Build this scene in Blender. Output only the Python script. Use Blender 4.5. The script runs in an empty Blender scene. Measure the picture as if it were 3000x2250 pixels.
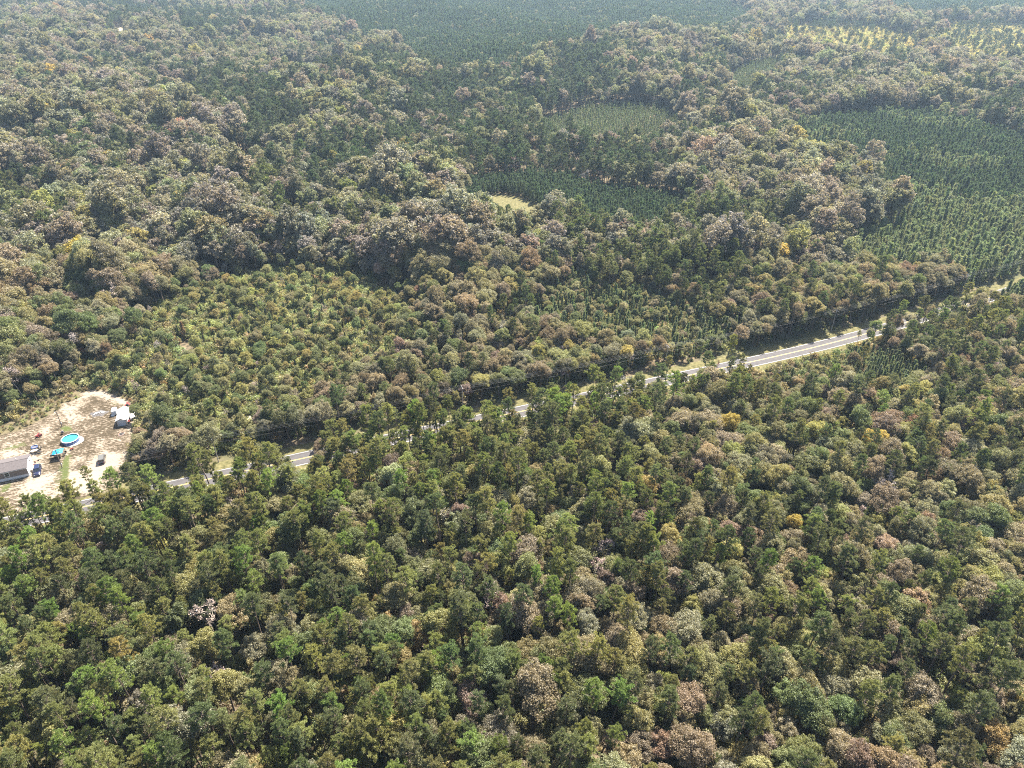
import bpy, math, random
import numpy as np
from mathutils import Vector, Matrix, Euler

# ------------------------------------------------------------------ camera, sky, sun, exposure
scene = bpy.context.scene
COL = scene.collection
CAM_H, PITCH, FPX = 142.0, 33.0, 711.0
cam_data = bpy.data.cameras.new('camera')
cam = bpy.data.objects.new('camera', cam_data)
COL.objects.link(cam)
cam.location = (0, 0, CAM_H)
cam.rotation_euler = (math.radians(90 - PITCH), 0, 0)
cam_data.sensor_width = 36.0
cam_data.lens = FPX / 1024 * 36.0
cam_data.clip_start = 1.0
cam_data.clip_end = 20000
scene.camera = cam

SUN_AZ, SUN_EL = 31.0, 55.0          # degrees right of the view direction (+y), degrees up
world = bpy.data.worlds.new('World')
scene.world = world
world.use_nodes = True
wn = world.node_tree
sky = wn.nodes.new('ShaderNodeTexSky')
sky.sky_type = 'NISHITA'
sky.sun_disc = False
sky.sun_elevation = math.radians(SUN_EL)
sky.sun_rotation = math.radians(SUN_AZ)
sky.altitude = 100
sky.dust_density = 2.5
sky.ozone_density = .5
bg = wn.nodes['Background']
bg.inputs['Strength'].default_value = 0.075
wn.links.new(sky.outputs[0], bg.inputs['Color'])

sun_data = bpy.data.lights.new('sun', 'SUN')
sun_data.energy = 5.0
sun_data.angle = math.radians(0.5)
sun_data.color = (1.0, 0.93, 0.81)
sun = bpy.data.objects.new('sun', sun_data)
COL.objects.link(sun)
a, e = math.radians(SUN_AZ), math.radians(SUN_EL)
sdir = Vector((math.sin(a) * math.cos(e), math.cos(a) * math.cos(e), math.sin(e)))
sun.rotation_euler = (-sdir).to_track_quat('-Z', 'Y').to_euler()
sun.location = (0, 0, 300)

scene.view_settings.view_transform = 'Standard'
scene.view_settings.look = 'None'
scene.view_settings.exposure = 2.3
scene.view_settings.gamma = 1.0
scene.view_settings.use_curve_mapping = False
cy = scene.cycles
cy.max_bounces = 5
cy.diffuse_bounces = 2
cy.glossy_bounces = 2
cy.transmission_bounces = 3
cy.transparent_max_bounces = 4
cy.volume_bounces = 0
cy.use_denoising = False
cy.use_adaptive_sampling = False
cy.filter_width = 1.1
cy.caustics_reflective = False
cy.caustics_refractive = False

rng = np.random.default_rng(20)
random.seed(20)

# ------------------------------------------------------------------ where things stand (read off the photograph)
_p = math.radians(PITCH)
_F = np.array([0, math.cos(_p), -math.sin(_p)])
_U = np.array([0, math.sin(_p), math.cos(_p)])


def P(px, py, z=0.0, s=3000.0):
    """photo pixel -> ground point at height z"""
    k = 1024.0 / s
    d = np.array([1.0, 0, 0]) * ((px * k - 512) / FPX) - _U * ((py * k - 384) / FPX) + _F
    t = (CAM_H - z) / -d[2]
    return np.array([d[0] * t, d[1] * t])


def D(px, py, z=0.0):
    return P(px, py, z, 2212.0)


def proj(x, y, z):
    """world -> pixels of a 2212 wide picture, and depth"""
    dz = z - CAM_H
    dep = y * _F[1] + dz * _F[2]
    up = y * _U[1] + dz * _U[2]
    k = 2212 / 1024
    return (512 + FPX * x / dep) * k, (384 - FPX * up / dep) * k, dep


def ground_z(x, y):
    x = np.asarray(x, float); y = np.asarray(y, float)
    d = np.hypot(x, y)
    r = np.clip((d - 400) / 300, 0, 1)
    r = r * r * (3 - 2 * r)
    h = (5 * np.sin(x / 95 + 1.1) * np.sin(y / 140 + .4) + 4 * np.sin(x / 170 - y / 120 + 2) + 2.5 * np.sin(x / 51 + y / 63))
    return r * h


def inpoly(x, y, poly):
    x = np.asarray(x, float); y = np.asarray(y, float)
    inside = np.zeros(x.shape, bool)
    n = len(poly)
    j = n - 1
    for i in range(n):
        xi, yi = poly[i]; xj, yj = poly[j]
        c = ((yi > y) != (yj > y)) & (x < (xj - xi) * (y - yi) / (yj - yi + 1e-12) + xi)
        inside ^= c
        j = i
    return inside


def seg_dist(x, y, pts):
    """signed distance to a polyline (positive on the far, +y, side)"""
    best = np.full(np.shape(x), 1e9); sgn = np.ones(np.shape(x))
    for (x0, y0), (x1, y1) in zip(pts[:-1], pts[1:]):
        dx, dy = x1 - x0, y1 - y0
        L2 = dx * dx + dy * dy
        t = np.clip(((x - x0) * dx + (y - y0) * dy) / L2, 0, 1)
        d = np.hypot(x - x0 - t * dx, y - y0 - t * dy)
        s = np.sign(dx * (y - y0) - dy * (x - x0))
        m = d < best
        best = np.where(m, d, best); sgn = np.where(m, s, sgn)
    return best * sgn


def fnoise(x, y, scale, seed=0):
    """smooth value noise in -1..1"""
    r = np.random.default_rng(seed)
    tab = r.uniform(-1, 1, (256, 256))
    u = np.asarray(x, float) / scale; v = np.asarray(y, float) / scale
    i = np.floor(u).astype(int); j = np.floor(v).astype(int)
    f = u - i; g = v - j
    f = f * f * (3 - 2 * f); g = g * g * (3 - 2 * g)
    T = lambda a, b: tab[a % 256, b % 256]
    return (T(i, j) * (1 - f) * (1 - g) + T(i + 1, j) * f * (1 - g) + T(i, j + 1) * (1 - f) * g + T(i + 1, j + 1) * f * g)


# ------------------------------------------------------------------ materials
def new_mat(name):
    m = bpy.data.materials.new(name)
    m.use_nodes = True
    nt = m.node_tree
    b = nt.nodes['Principled BSDF']
    return m, nt, b


def plain(name, col, rough=0.6, metal=0.0, spec=0.5, vary=0.12, scale=6.0):
    """one real colour with a little wear and grain"""
    m, nt, b = new_mat(name)
    tc = nt.nodes.new('ShaderNodeTexCoord')
    n = nt.nodes.new('ShaderNodeTexNoise'); n.inputs['Scale'].default_value = scale; n.inputs['Detail'].default_value = 5
    nt.links.new(tc.outputs['Object'], n.inputs['Vector'])
    r = nt.nodes.new('ShaderNodeValToRGB')
    c = np.array(col)
    r.color_ramp.elements[0].position = 0.3; r.color_ramp.elements[1].position = 0.7
    r.color_ramp.elements[0].color = (*np.clip(c * (1 - vary), 0, 1), 1)
    r.color_ramp.elements[1].color = (*np.clip(c * (1 + vary), 0, 1), 1)
    nt.links.new(n.outputs['Fac'], r.inputs[0])
    nt.links.new(r.outputs[0], b.inputs['Base Color'])
    b.inputs['Roughness'].default_value = rough
    b.inputs['Metallic'].default_value = metal
    b.inputs['Specular IOR Level'].default_value = spec
    return m


def leaf_mat(name, trans=0.38, gloss=0.06, rough=0.42, spread=0.35):
    """leaf or needle: the tree's own tint times a leaf-by-leaf variation, light also comes through"""
    m = bpy.data.materials.new(name)
    m.use_nodes = True
    nt = m.node_tree
    nt.nodes.clear()
    out = nt.nodes.new('ShaderNodeOutputMaterial')
    at = nt.nodes.new('ShaderNodeAttribute'); at.attribute_type = 'INSTANCER'; at.attribute_name = 'tint'
    lv = nt.nodes.new('ShaderNodeAttribute'); lv.attribute_name = 'leaf'
    mr = nt.nodes.new('ShaderNodeMapRange')
    mr.inputs['To Min'].default_value = 1 - spread; mr.inputs['To Max'].default_value = 1 + spread * 1.3
    nt.links.new(lv.outputs['Fac'], mr.inputs['Value'])
    mul = nt.nodes.new('ShaderNodeVectorMath'); mul.operation = 'SCALE'
    nt.links.new(at.outputs['Color'], mul.inputs[0]); nt.links.new(mr.outputs[0], mul.inputs['Scale'])
    dif = nt.nodes.new('ShaderNodeBsdfDiffuse'); tr = nt.nodes.new('ShaderNodeBsdfTranslucent')
    gl = nt.nodes.new('ShaderNodeBsdfGlossy'); gl.inputs['Roughness'].default_value = rough
    gl.inputs['Color'].default_value = (.9, .92, .9, 1)
    warm = nt.nodes.new('ShaderNodeVectorMath'); warm.operation = 'MULTIPLY'; warm.inputs[1].default_value = (1.2, 1.13, .75)
    nt.links.new(mul.outputs[0], warm.inputs[0])
    nt.links.new(mul.outputs[0], dif.inputs['Color']); nt.links.new(warm.outputs[0], tr.inputs['Color'])
    m1 = nt.nodes.new('ShaderNodeMixShader'); m1.inputs[0].default_value = trans
    nt.links.new(dif.outputs[0], m1.inputs[1]); nt.links.new(tr.outputs[0], m1.inputs[2])
    m2 = nt.nodes.new('ShaderNodeMixShader'); m2.inputs[0].default_value = gloss
    nt.links.new(m1.outputs[0], m2.inputs[1]); nt.links.new(gl.outputs[0], m2.inputs[2])
    nt.links.new(m2.outputs[0], out.inputs['Surface'])
    return m


M = {}
M['leaf'] = leaf_mat('broad_leaf', .48, .02, .55, .32)
M['needle'] = leaf_mat('pine_needle', .44, .02, .55, .30)
M['twig'] = leaf_mat('bare_twig', .0, .02, .6, .3)
M['grass'] = leaf_mat('grass_blade', .35, .04, .5, .3)
M['bark'] = plain('grey_brown_bark', (.13, .10, .08), .95, spec=.2, vary=.35, scale=3)
M['palebark'] = plain('pale_bark', (.34, .30, .26), .95, spec=.2, vary=.3, scale=3)
M['white'] = plain('white_painted_metal', (.55, .55, .53), .45, vary=.03)
M['cream'] = plain('cream_panel', (.34, .30, .25), .6, vary=.06)
M['doorgrey'] = plain('pale_grey_door', (.42, .44, .47), .5, vary=.04)
M['trimbrown'] = plain('taupe_trim', (.34, .29, .24), .6, vary=.06)
M['taupe'] = plain('taupe_siding', (.17, .14, .125), .7, vary=.06)
M['skirt'] = plain('white_skirting', (.55, .55, .55), .6, vary=.04)
M['shingle'] = plain('grey_shingle', (.085, .075, .076), .9, spec=.2, vary=.12, scale=2.0)
M['dark'] = plain('black_rubber', (.02, .02, .022), .7)
M['glass'] = plain('dark_glass', (.015, .018, .022), .08, vary=.0)
M['navy'] = plain('navy_car_paint', (.012, .016, .045), .18, vary=.0)
M['silver'] = plain('grey_car_paint', (.13, .128, .115), .3, metal=.4, vary=.03)
M['chrome'] = plain('bright_metal', (.7, .7, .7), .2, metal=1, vary=.02)
M['lamp'] = plain('lamp_glass', (.8, .8, .78), .1, vary=.02)
M['taillamp'] = plain('red_lamp_glass', (.35, .02, .02), .2, vary=.02)
M['red'] = plain('red_paint', (.22, .03, .028), .4, vary=.1)
M['bluetarp'] = plain('blue_tarp', (.008, .15, .29), .4, vary=.08)
M['poolwall'] = plain('navy_pool_wall', (.05, .10, .26), .45, vary=.05)
M['poolliner'] = plain('turquoise_liner', (.008, .16, .23), .4, vary=.06)
M['poolrim'] = plain('white_pool_rim', (.42, .43, .45), .4, vary=.03)
M['kiddie'] = plain('blue_plastic', (.03, .07, .19), .35, vary=.05)
M['kiddiefloor'] = plain('grey_plastic', (.10, .095, .11), .5, vary=.08)
M['pole'] = plain('weathered_pole_wood', (.16, .125, .10), .9, vary=.2, scale=2)
M['greypole'] = plain('grey_pole_wood', (.30, .27, .24), .9, vary=.2, scale=2)
M['wire'] = plain('aluminium_cable', (.20, .20, .20), .35, metal=.6, vary=.02)
M['ceramic'] = plain('pale_insulator', (.75, .76, .76), .2, vary=.02)
M['stone'] = plain('pinkish_fire_stone', (.25, .165, .125), .9, vary=.15)
M['ash'] = plain('grey_ash', (.07, .064, .062), 1.0, vary=.35, scale=3)
M['char'] = plain('charred_wood', (.018, .016, .015), .95, vary=.3)
M['wheelgrey'] = plain('wheel_metal', (.4, .4, .4), .35, metal=.8, vary=.03)

# pool water
m, nt, b = new_mat('pool_water')
b.inputs['Base Color'].default_value = (.03, .24, .24, 1)
b.inputs['Roughness'].default_value = .06
n = nt.nodes.new('ShaderNodeTexNoise'); n.inputs['Scale'].default_value = 2.5; n.inputs['Detail'].default_value = 4
bp = nt.nodes.new('ShaderNodeBump'); bp.inputs['Strength'].default_value = .25; bp.inputs['Distance'].default_value = .05
tc = nt.nodes.new('ShaderNodeTexCoord'); nt.links.new(tc.outputs['Object'], n.inputs['Vector'])
nt.links.new(n.outputs['Fac'], bp.inputs['Height']); nt.links.new(bp.outputs[0], b.inputs['Normal'])
M['water'] = m

# forest floor
m, nt, b = new_mat('forest_floor')
tc = nt.nodes.new('ShaderNodeTexCoord')
n1 = nt.nodes.new('ShaderNodeTexNoise'); n1.inputs['Scale'].default_value = .5; n1.inputs['Detail'].default_value = 8
n2 = nt.nodes.new('ShaderNodeTexNoise'); n2.inputs['Scale'].default_value = .03; n2.inputs['Detail'].default_value = 3
for q in (n1, n2): nt.links.new(tc.outputs['Object'], q.inputs['Vector'])
r1 = nt.nodes.new('ShaderNodeValToRGB')
r1.color_ramp.elements[0].position = .35; r1.color_ramp.elements[0].color = (.035, .03, .02, 1)
r1.color_ramp.elements[1].position = .68; r1.color_ramp.elements[1].color = (.15, .115, .075, 1)
nt.links.new(n1.outputs['Fac'], r1.inputs[0])
mx = nt.nodes.new('ShaderNodeMix'); mx.data_type = 'RGBA'
r2 = nt.nodes.new('ShaderNodeValToRGB'); r2.color_ramp.elements[0].position = .45; r2.color_ramp.elements[1].position = .6
nt.links.new(n2.outputs['Fac'], r2.inputs[0]); nt.links.new(r2.outputs[0], mx.inputs[0])
nt.links.new(r1.outputs[0], mx.inputs[6]); mx.inputs[7].default_value = (.07, .07, .035, 1)
nt.links.new(mx.outputs[2], b.inputs['Base Color'])
b.inputs['Roughness'].default_value = 1; b.inputs['Specular IOR Level'].default_value = .1
M['floor'] = m

# sandy yard: bare sand, worn dry turf and green turf from three masks of the yard sheet
m, nt, b = new_mat('sandy_yard_soil')
tc = nt.nodes.new('ShaderNodeTexCoord')
at = nt.nodes.new('ShaderNodeAttribute'); at.attribute_name = 'cover'
sep = nt.nodes.new('ShaderNodeSeparateColor'); nt.links.new(at.outputs['Color'], sep.inputs[0])
mp = nt.nodes.new('ShaderNodeMapping'); mp.inputs['Rotation'].default_value = (0, 0, math.radians(-24)); mp.inputs['Scale'].default_value = (.55, 1.25, 1)
nt.links.new(tc.outputs['Object'], mp.inputs['Vector'])
na = nt.nodes.new('ShaderNodeTexNoise'); na.inputs['Scale'].default_value = 1.5; na.inputs['Detail'].default_value = 7; na.inputs['Roughness'].default_value = .68
nt.links.new(mp.outputs[0], na.inputs['Vector'])
nb = nt.nodes.new('ShaderNodeTexNoise'); nb.inputs['Scale'].default_value = .22; nb.inputs['Detail'].default_value = 4
nt.links.new(tc.outputs['Object'], nb.inputs['Vector'])
def math_node(op, a=None, b_=None, c=None):
    q = nt.nodes.new('ShaderNodeMath'); q.operation = op
    for i, v in enumerate((a, b_, c)):
        if v is None: continue
        if isinstance(v, (int, float)): q.inputs[i].default_value = v
        else: nt.links.new(v, q.inputs[i])
    return q.outputs[0]
s1 = math_node('MULTIPLY_ADD', math_node('SUBTRACT', na.outputs['Fac'], .5), 2.3, sep.outputs[0])
s1 = math_node('MULTIPLY_ADD', math_node('SUBTRACT', nb.outputs['Fac'], .5), .9, s1)
rs = nt.nodes.new('ShaderNodeValToRGB')
rs.color_ramp.elements[0].position = .36; rs.color_ramp.elements[0].color = (.042, .033, .021, 1)
rs.color_ramp.elements[1].position = .74; rs.color_ramp.elements[1].color = (.205, .172, .136, 1)
q = rs.color_ramp.elements.new(.52); q.color = (.082, .064, .044, 1)
nt.links.new(s1, rs.inputs[0])
g1 = math_node('MULTIPLY_ADD', math_node('SUBTRACT', na.outputs['Fac'], .5), -1.2, sep.outputs[1])
rg = nt.nodes.new('ShaderNodeValToRGB'); rg.color_ramp.elements[0].position = .35; rg.color_ramp.elements[1].position = .6
nt.links.new(g1, rg.inputs[0])
mg = nt.nodes.new('ShaderNodeMix'); mg.data_type = 'RGBA'
nt.links.new(rg.outputs[0], mg.inputs[0]); nt.links.new(rs.outputs[0], mg.inputs[6]); mg.inputs[7].default_value = (.055, .066, .022, 1)
mf = nt.nodes.new('ShaderNodeMix'); mf.data_type = 'RGBA'
f1 = math_node('MULTIPLY_ADD', math_node('SUBTRACT', na.outputs['Fac'], .5), .9, sep.outputs[2])
rf = nt.nodes.new('ShaderNodeValToRGB'); rf.color_ramp.elements[0].position = .35; rf.color_ramp.elements[1].position = .65
nt.links.new(f1, rf.inputs[0]); nt.links.new(rf.outputs[0], mf.inputs[0])
nt.links.new(mg.outputs[2], mf.inputs[6]); mf.inputs[7].default_value = (.10, .085, .05, 1)
nt.links.new(mf.outputs[2], b.inputs['Base Color'])
b.inputs['Roughness'].default_value = 1; b.inputs['Specular IOR Level'].default_value = .1
bp = nt.nodes.new('ShaderNodeBump'); bp.inputs['Strength'].default_value = .6; bp.inputs['Distance'].default_value = .12
nt.links.new(na.outputs['Fac'], bp.inputs['Height']); nt.links.new(bp.outputs[0], b.inputs['Normal'])
M['yard'] = m

# dry grass
m, nt, b = new_mat('dry_meadow_grass')
tc = nt.nodes.new('ShaderNodeTexCoord')
n1 = nt.nodes.new('ShaderNodeTexNoise'); n1.inputs['Scale'].default_value = .8; n1.inputs['Detail'].default_value = 8
nt.links.new(tc.outputs['Object'], n1.inputs['Vector'])
r1 = nt.nodes.new('ShaderNodeValToRGB')
r1.color_ramp.elements[0].position = .35; r1.color_ramp.elements[0].color = (.06, .058, .024, 1)
r1.color_ramp.elements[1].position = .68; r1.color_ramp.elements[1].color = (.135, .12, .058, 1)
nt.links.new(n1.outputs['Fac'], r1.inputs[0]); nt.links.new(r1.outputs[0], b.inputs['Base Color'])
b.inputs['Roughness'].default_value = 1; b.inputs['Specular IOR Level'].default_value = .1
M['meadow'] = m
m, nt, b = new_mat('sand_clearing')
tc = nt.nodes.new('ShaderNodeTexCoord')
n1 = nt.nodes.new('ShaderNodeTexNoise'); n1.inputs['Scale'].default_value = .3; n1.inputs['Detail'].default_value = 8
nt.links.new(tc.outputs['Object'], n1.inputs['Vector'])
r1 = nt.nodes.new('ShaderNodeValToRGB')
r1.color_ramp.elements[0].position = .4; r1.color_ramp.elements[0].color = (.25, .21, .11, 1)
r1.color_ramp.elements[1].position = .55; r1.color_ramp.elements[1].color = (.62, .52, .38, 1)
nt.links.new(n1.outputs['Fac'], r1.inputs[0]); nt.links.new(r1.outputs[0], b.inputs['Base Color'])
b.inputs['Roughness'].default_value = 1
M['sand'] = m
M['asphalt'] = plain('worn_grey_asphalt', (.06, .056, .058), .9, spec=.3, vary=.16, scale=.6)
M['linewhite'] = plain('worn_white_line', (.40, .39, .36), .7, vary=.15, scale=1.5)
M['lineyellow'] = plain('worn_yellow_line', (.40, .29, .09), .7, vary=.2, scale=1.5)


# ------------------------------------------------------------------ mesh helpers
class MB:
    """collects shapes, then links them as ONE mesh object"""
    def __init__(self):
        self.v = []; self.f = []

    def add(self, verts, faces):
        o = len(self.v)
        self.v += [tuple(map(float, p)) for p in verts]
        self.f += [tuple(i + o for i in f) for f in faces]
        return self

    def box(self, c, s, rz=0.0, bev=0.0, tilt=(0, 0)):
        cx, cy_, cz = c; sx, sy, sz = (q / 2 for q in s)
        R = Euler((tilt[0], tilt[1], rz)).to_matrix()
        bev = min(bev, sx * .9, sy * .9)
        if bev > 0:
            ring = [(-sx + bev, -sy), (sx - bev, -sy), (sx, -sy + bev), (sx, sy - bev), (sx - bev, sy), (-sx + bev, sy), (-sx, sy - bev), (-sx, -sy + bev)]
        else:
            ring = [(-sx, -sy), (sx, -sy), (sx, sy), (-sx, sy)]
        n = len(ring)
        vs = []
        for z in (-sz, sz):
            for x, y in ring: vs.append(R @ Vector((x, y, z)) + Vector(c))
        fs = [tuple(range(n - 1, -1, -1)), tuple(range(n, 2 * n))] + [(i, (i + 1) % n, n + (i + 1) % n, n + i) for i in range(n)]
        return self.add(vs, fs)

    def tube(self, p0, p1, r0, r1=None, n=8, cap=True):
        r1 = r0 if r1 is None else r1
        p0, p1 = Vector(p0), Vector(p1)
        d = (p1 - p0).normalized()
        a_ = d.orthogonal().normalized(); b_ = d.cross(a_)
        vs = []
        for p, r in ((p0, r0), (p1, r1)):
            for k in range(n):
                t = 2 * math.pi * k / n
                vs.append(p + a_ * (r * math.cos(t)) + b_ * (r * math.sin(t)))
        fs = [(i, (i + 1) % n, n + (i + 1) % n, n + i) for i in range(n)]
        if cap: fs += [tuple(range(n - 1, -1, -1)), tuple(range(n, 2 * n))]
        return self.add(vs, fs)

    def lathe(self, c, prof, n=24, close=False):
        vs = []; fs = []
        for r, z in prof:
            for k in range(n):
                t = 2 * math.pi * k / n
                vs.append((c[0] + r * math.cos(t), c[1] + r * math.sin(t), c[2] + z))
        m_ = len(prof)
        rng_ = range(m_ if close else m_ - 1)
        for j in rng_:
            for k in range(n):
                j2 = (j + 1) % m_
                fs.append((j * n + k, j * n + (k + 1) % n, j2 * n + (k + 1) % n, j2 * n + k))
        return self.add(vs, fs)

    def prism(self, prof, y0, y1, taper=None):
        """profile (x,z) extruded along y"""
        n = len(prof)
        vs = [(x, y0, z) for x, z in prof] + [(x, y1, z) for x, z in prof]
        fs = [tuple(range(n)), tuple(range(2 * n - 1, n - 1, -1))] + [(i, n + i, n + (i + 1) % n, (i + 1) % n) for i in range(n)]
        return self.add(vs, fs)

    def build(self, name, mat, parent=None, smooth=False):
        me = bpy.data.meshes.new(name)
        me.from_pydata(self.v, [], self.f)
        if smooth: me.polygons.foreach_set('use_smooth', [True] * len(me.polygons))
        me.materials.append(mat)
        me.update()
        o = bpy.data.objects.new(name, me)
        COL.objects.link(o)
        if parent is not None: o.parent = parent
        return o


def tag(o, label=None, cat=None, group=None, kind=None):
    if label: o['label'] = label
    if cat: o['category'] = cat
    if group: o['group'] = group
    if kind: o['kind'] = kind
    return o


def thing(name, label, cat, loc, rz=0.0, group=None):
    o = bpy.data.objects.new(name, None)
    o.empty_display_size = .3
    COL.objects.link(o)
    o.location = (loc[0], loc[1], loc[2] if len(loc) > 2 else 0.0)
    o.rotation_euler = (0, 0, rz)
    return tag(o, label, cat, group)


def sheet(name, poly, z, mat, label, kind='structure', step=None):
    """a flat irregular sheet on the ground"""
    vs = [(x, y, z + (float(ground_z(x, y)))) for x, y in poly]
    me = bpy.data.meshes.new(name)
    import bmesh
    bm = bmesh.new()
    bv = [bm.verts.new(v) for v in vs]
    f = bm.faces.new(bv)
    bmesh.ops.triangulate(bm, faces=[f])
    bmesh.ops.recalc_face_normals(bm, faces=bm.faces)
    bm.to_mesh(me); bm.free()
    me.materials.append(mat)
    o = bpy.data.objects.new(name, me); COL.objects.link(o)
    return tag(o, label, kind=kind)


# ------------------------------------------------------------------ ground, yard, road
def grid_obj(name, xs, ys, zfun, mat):
    X, Y = np.meshgrid(xs, ys)
    Z = zfun(X, Y)
    co = np.stack([X, Y, Z], -1).reshape(-1, 3)
    nx, ny = len(xs), len(ys)
    i = np.arange(nx * ny).reshape(ny, nx)
    q = np.stack([i[:-1, :-1], i[:-1, 1:], i[1:, 1:], i[1:, :-1]], -1).reshape(-1, 4)
    me = bpy.data.meshes.new(name)
    me.vertices.add(len(co)); me.vertices.foreach_set('co', co.ravel().astype(np.float32))
    me.loops.add(q.size); me.loops.foreach_set('vertex_index', q.ravel().astype(np.int32))
    me.polygons.add(len(q)); me.polygons.foreach_set('loop_start', np.arange(0, q.size, 4, dtype=np.int32))
    me.polygons.foreach_set('use_smooth', np.ones(len(q), bool))
    me.update(calc_edges=True)
    me.materials.append(mat)
    o = bpy.data.objects.new(name, me); COL.objects.link(o)
    return o, co


gx = np.concatenate([[-6000, -4000, -3000], np.linspace(-2400, 2400, 161), [3000, 4000, 6000]])
gy = np.concatenate([[-2500, -1200, -600], np.linspace(-200, 3000, 108), [4000, 6000, 9000]])
ground, _ = grid_obj('ground', gx, gy, ground_z, M['floor'])
tag(ground, 'brown leaf-littered forest floor under the trees', kind='structure')

road_px = [(383, 1050), (653, 990), (1121, 890), (1450, 819), (1758, 753), (1880, 719), (1995, 686), (2201, 623)]
rp = [D(*q) for q in road_px]
d0 = rp[1] - rp[0]; d0 /= np.linalg.norm(d0)
rp = [rp[0] - d0 * 160] + rp
d1 = rp[-1] - rp[-2]; d1 /= np.linalg.norm(d1)
rp = rp + [rp[-1] + d1 * 60, rp[-1] + d1 * 140 + np.array([-6, 10]), rp[-1] + d1 * 260 + np.array([-30, 40])]
# resample and smooth
rp = np.array(rp)
s_ = np.concatenate([[0], np.cumsum(np.hypot(*np.diff(rp, axis=0).T))])
ss = np.arange(0, s_[-1], 4.0)
rl = np.stack([np.interp(ss, s_, rp[:, 0]), np.interp(ss, s_, rp[:, 1])], -1)
for _ in range(60):
    rl[1:-1] = .25 * rl[:-2] + .5 * rl[1:-1] + .25 * rl[2:]
tang = np.gradient(rl, axis=0); tang /= np.linalg.norm(tang, axis=1)[:, None]
nor = np.stack([-tang[:, 1], tang[:, 0]], -1)     # towards the far side
ROAD = [tuple(q) for q in rl[::3]]
TH = math.atan2(d0[1], d0[0])                      # direction of the road by the yard


def strip(name, o0, o1, z, mat, i0=0, i1=None, label=None, kind='structure', parent=None, dash=None):
    i1 = len(rl) if i1 is None else i1
    mb = MB()
    for i in range(i0, i1 - 1):
        if dash and (i // dash) % 2: continue
        a_ = rl[i] + nor[i] * o0; b_ = rl[i] + nor[i] * o1; c_ = rl[i + 1] + nor[i + 1] * o1; d_ = rl[i + 1] + nor[i + 1] * o0
        gz = [float(ground_z(*q)) + z for q in (a_, b_, c_, d_)]
        mb.add([(*a_, gz[0]), (*d_, gz[3]), (*c_, gz[2]), (*b_, gz[1])], [(0, 1, 2, 3)])
    o = mb.build(name, mat, parent)
    if parent is None: tag(o, label, kind=kind)
    return o


strip('verge', -6.0, 7.5, .02, M['meadow'], label='dry grass verge along both sides of the road')
road = strip('road', -3.4, 3.4, .05, M['asphalt'], label='two-lane grey asphalt road crossing the woods')
strip('edge_line', -3.15, -3.0, .056, M['linewhite'], parent=road)
strip('edge_line', 3.0, 3.15, .056, M['linewhite'], parent=road)
strip('centre_line', -.20, -.06, .056, M['lineyellow'], parent=road)
strip('centre_line', .06, .20, .056, M['lineyellow'], parent=road)


def z5(x, y):
    """pixel of the yard close-up -> photo pixel"""
    return (x / 4.424, 1100 + y / 4.424)


yard_px = [(-260, 830), (0, 770), (250, 715), (560, 560), (760, 440), (800, 370), (1020, 290), (1050, 225), (1180, 185), (1350, 195), (1640, 310), (1750, 420), (1800, 500),
           (1790, 620), (1740, 660), (1720, 800), (1770, 840), (1700, 880), (1700, 980), (1640, 1090), (1640, 1200), (1560, 1330), (1500, 1420), (1400, 1560)]
YARD = [P(*z5(*q)) for q in yard_px]
k = np.argmin(np.hypot(rl[:, 0] - YARD[-1][0], rl[:, 1] - YARD[-1][1]))
YARD[-1] = rl[k] + nor[k] * 5
YARD += [rl[k] + nor[k] * 4.2, rl[2] + nor[2] * 4.2]
YARD += [YARD[0] + np.array([-25, 0])]
YARD = [tuple(q) for q in YARD]
yx = np.array([q[0] for q in YARD]); yy = np.array([q[1] for q in YARD])
xs = np.arange(max(yx.min(), -245) - 2, yx.max() + 12, .7); ys = np.arange(yy.min() - 2, yy.max() + 12, .7)
yard, yc = grid_obj('sandy_yard', xs, ys, lambda X, Y: ground_z(X, Y) + .035, M['yard'])
vx, vy = yc[:, 0], yc[:, 1]


def soft(poly, w):
    """0..1 inside a polygon, fading over w metres across its edge"""
    d = np.abs(seg_dist(vx, vy, list(poly) + [poly[0]]))
    d = np.where(inpoly(vx, vy, poly), d, -d)
    return np.clip(.5 + d / w, 0, 1)


def zp(*pts): return [tuple(P(*z5(*q))) for q in pts]


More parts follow.
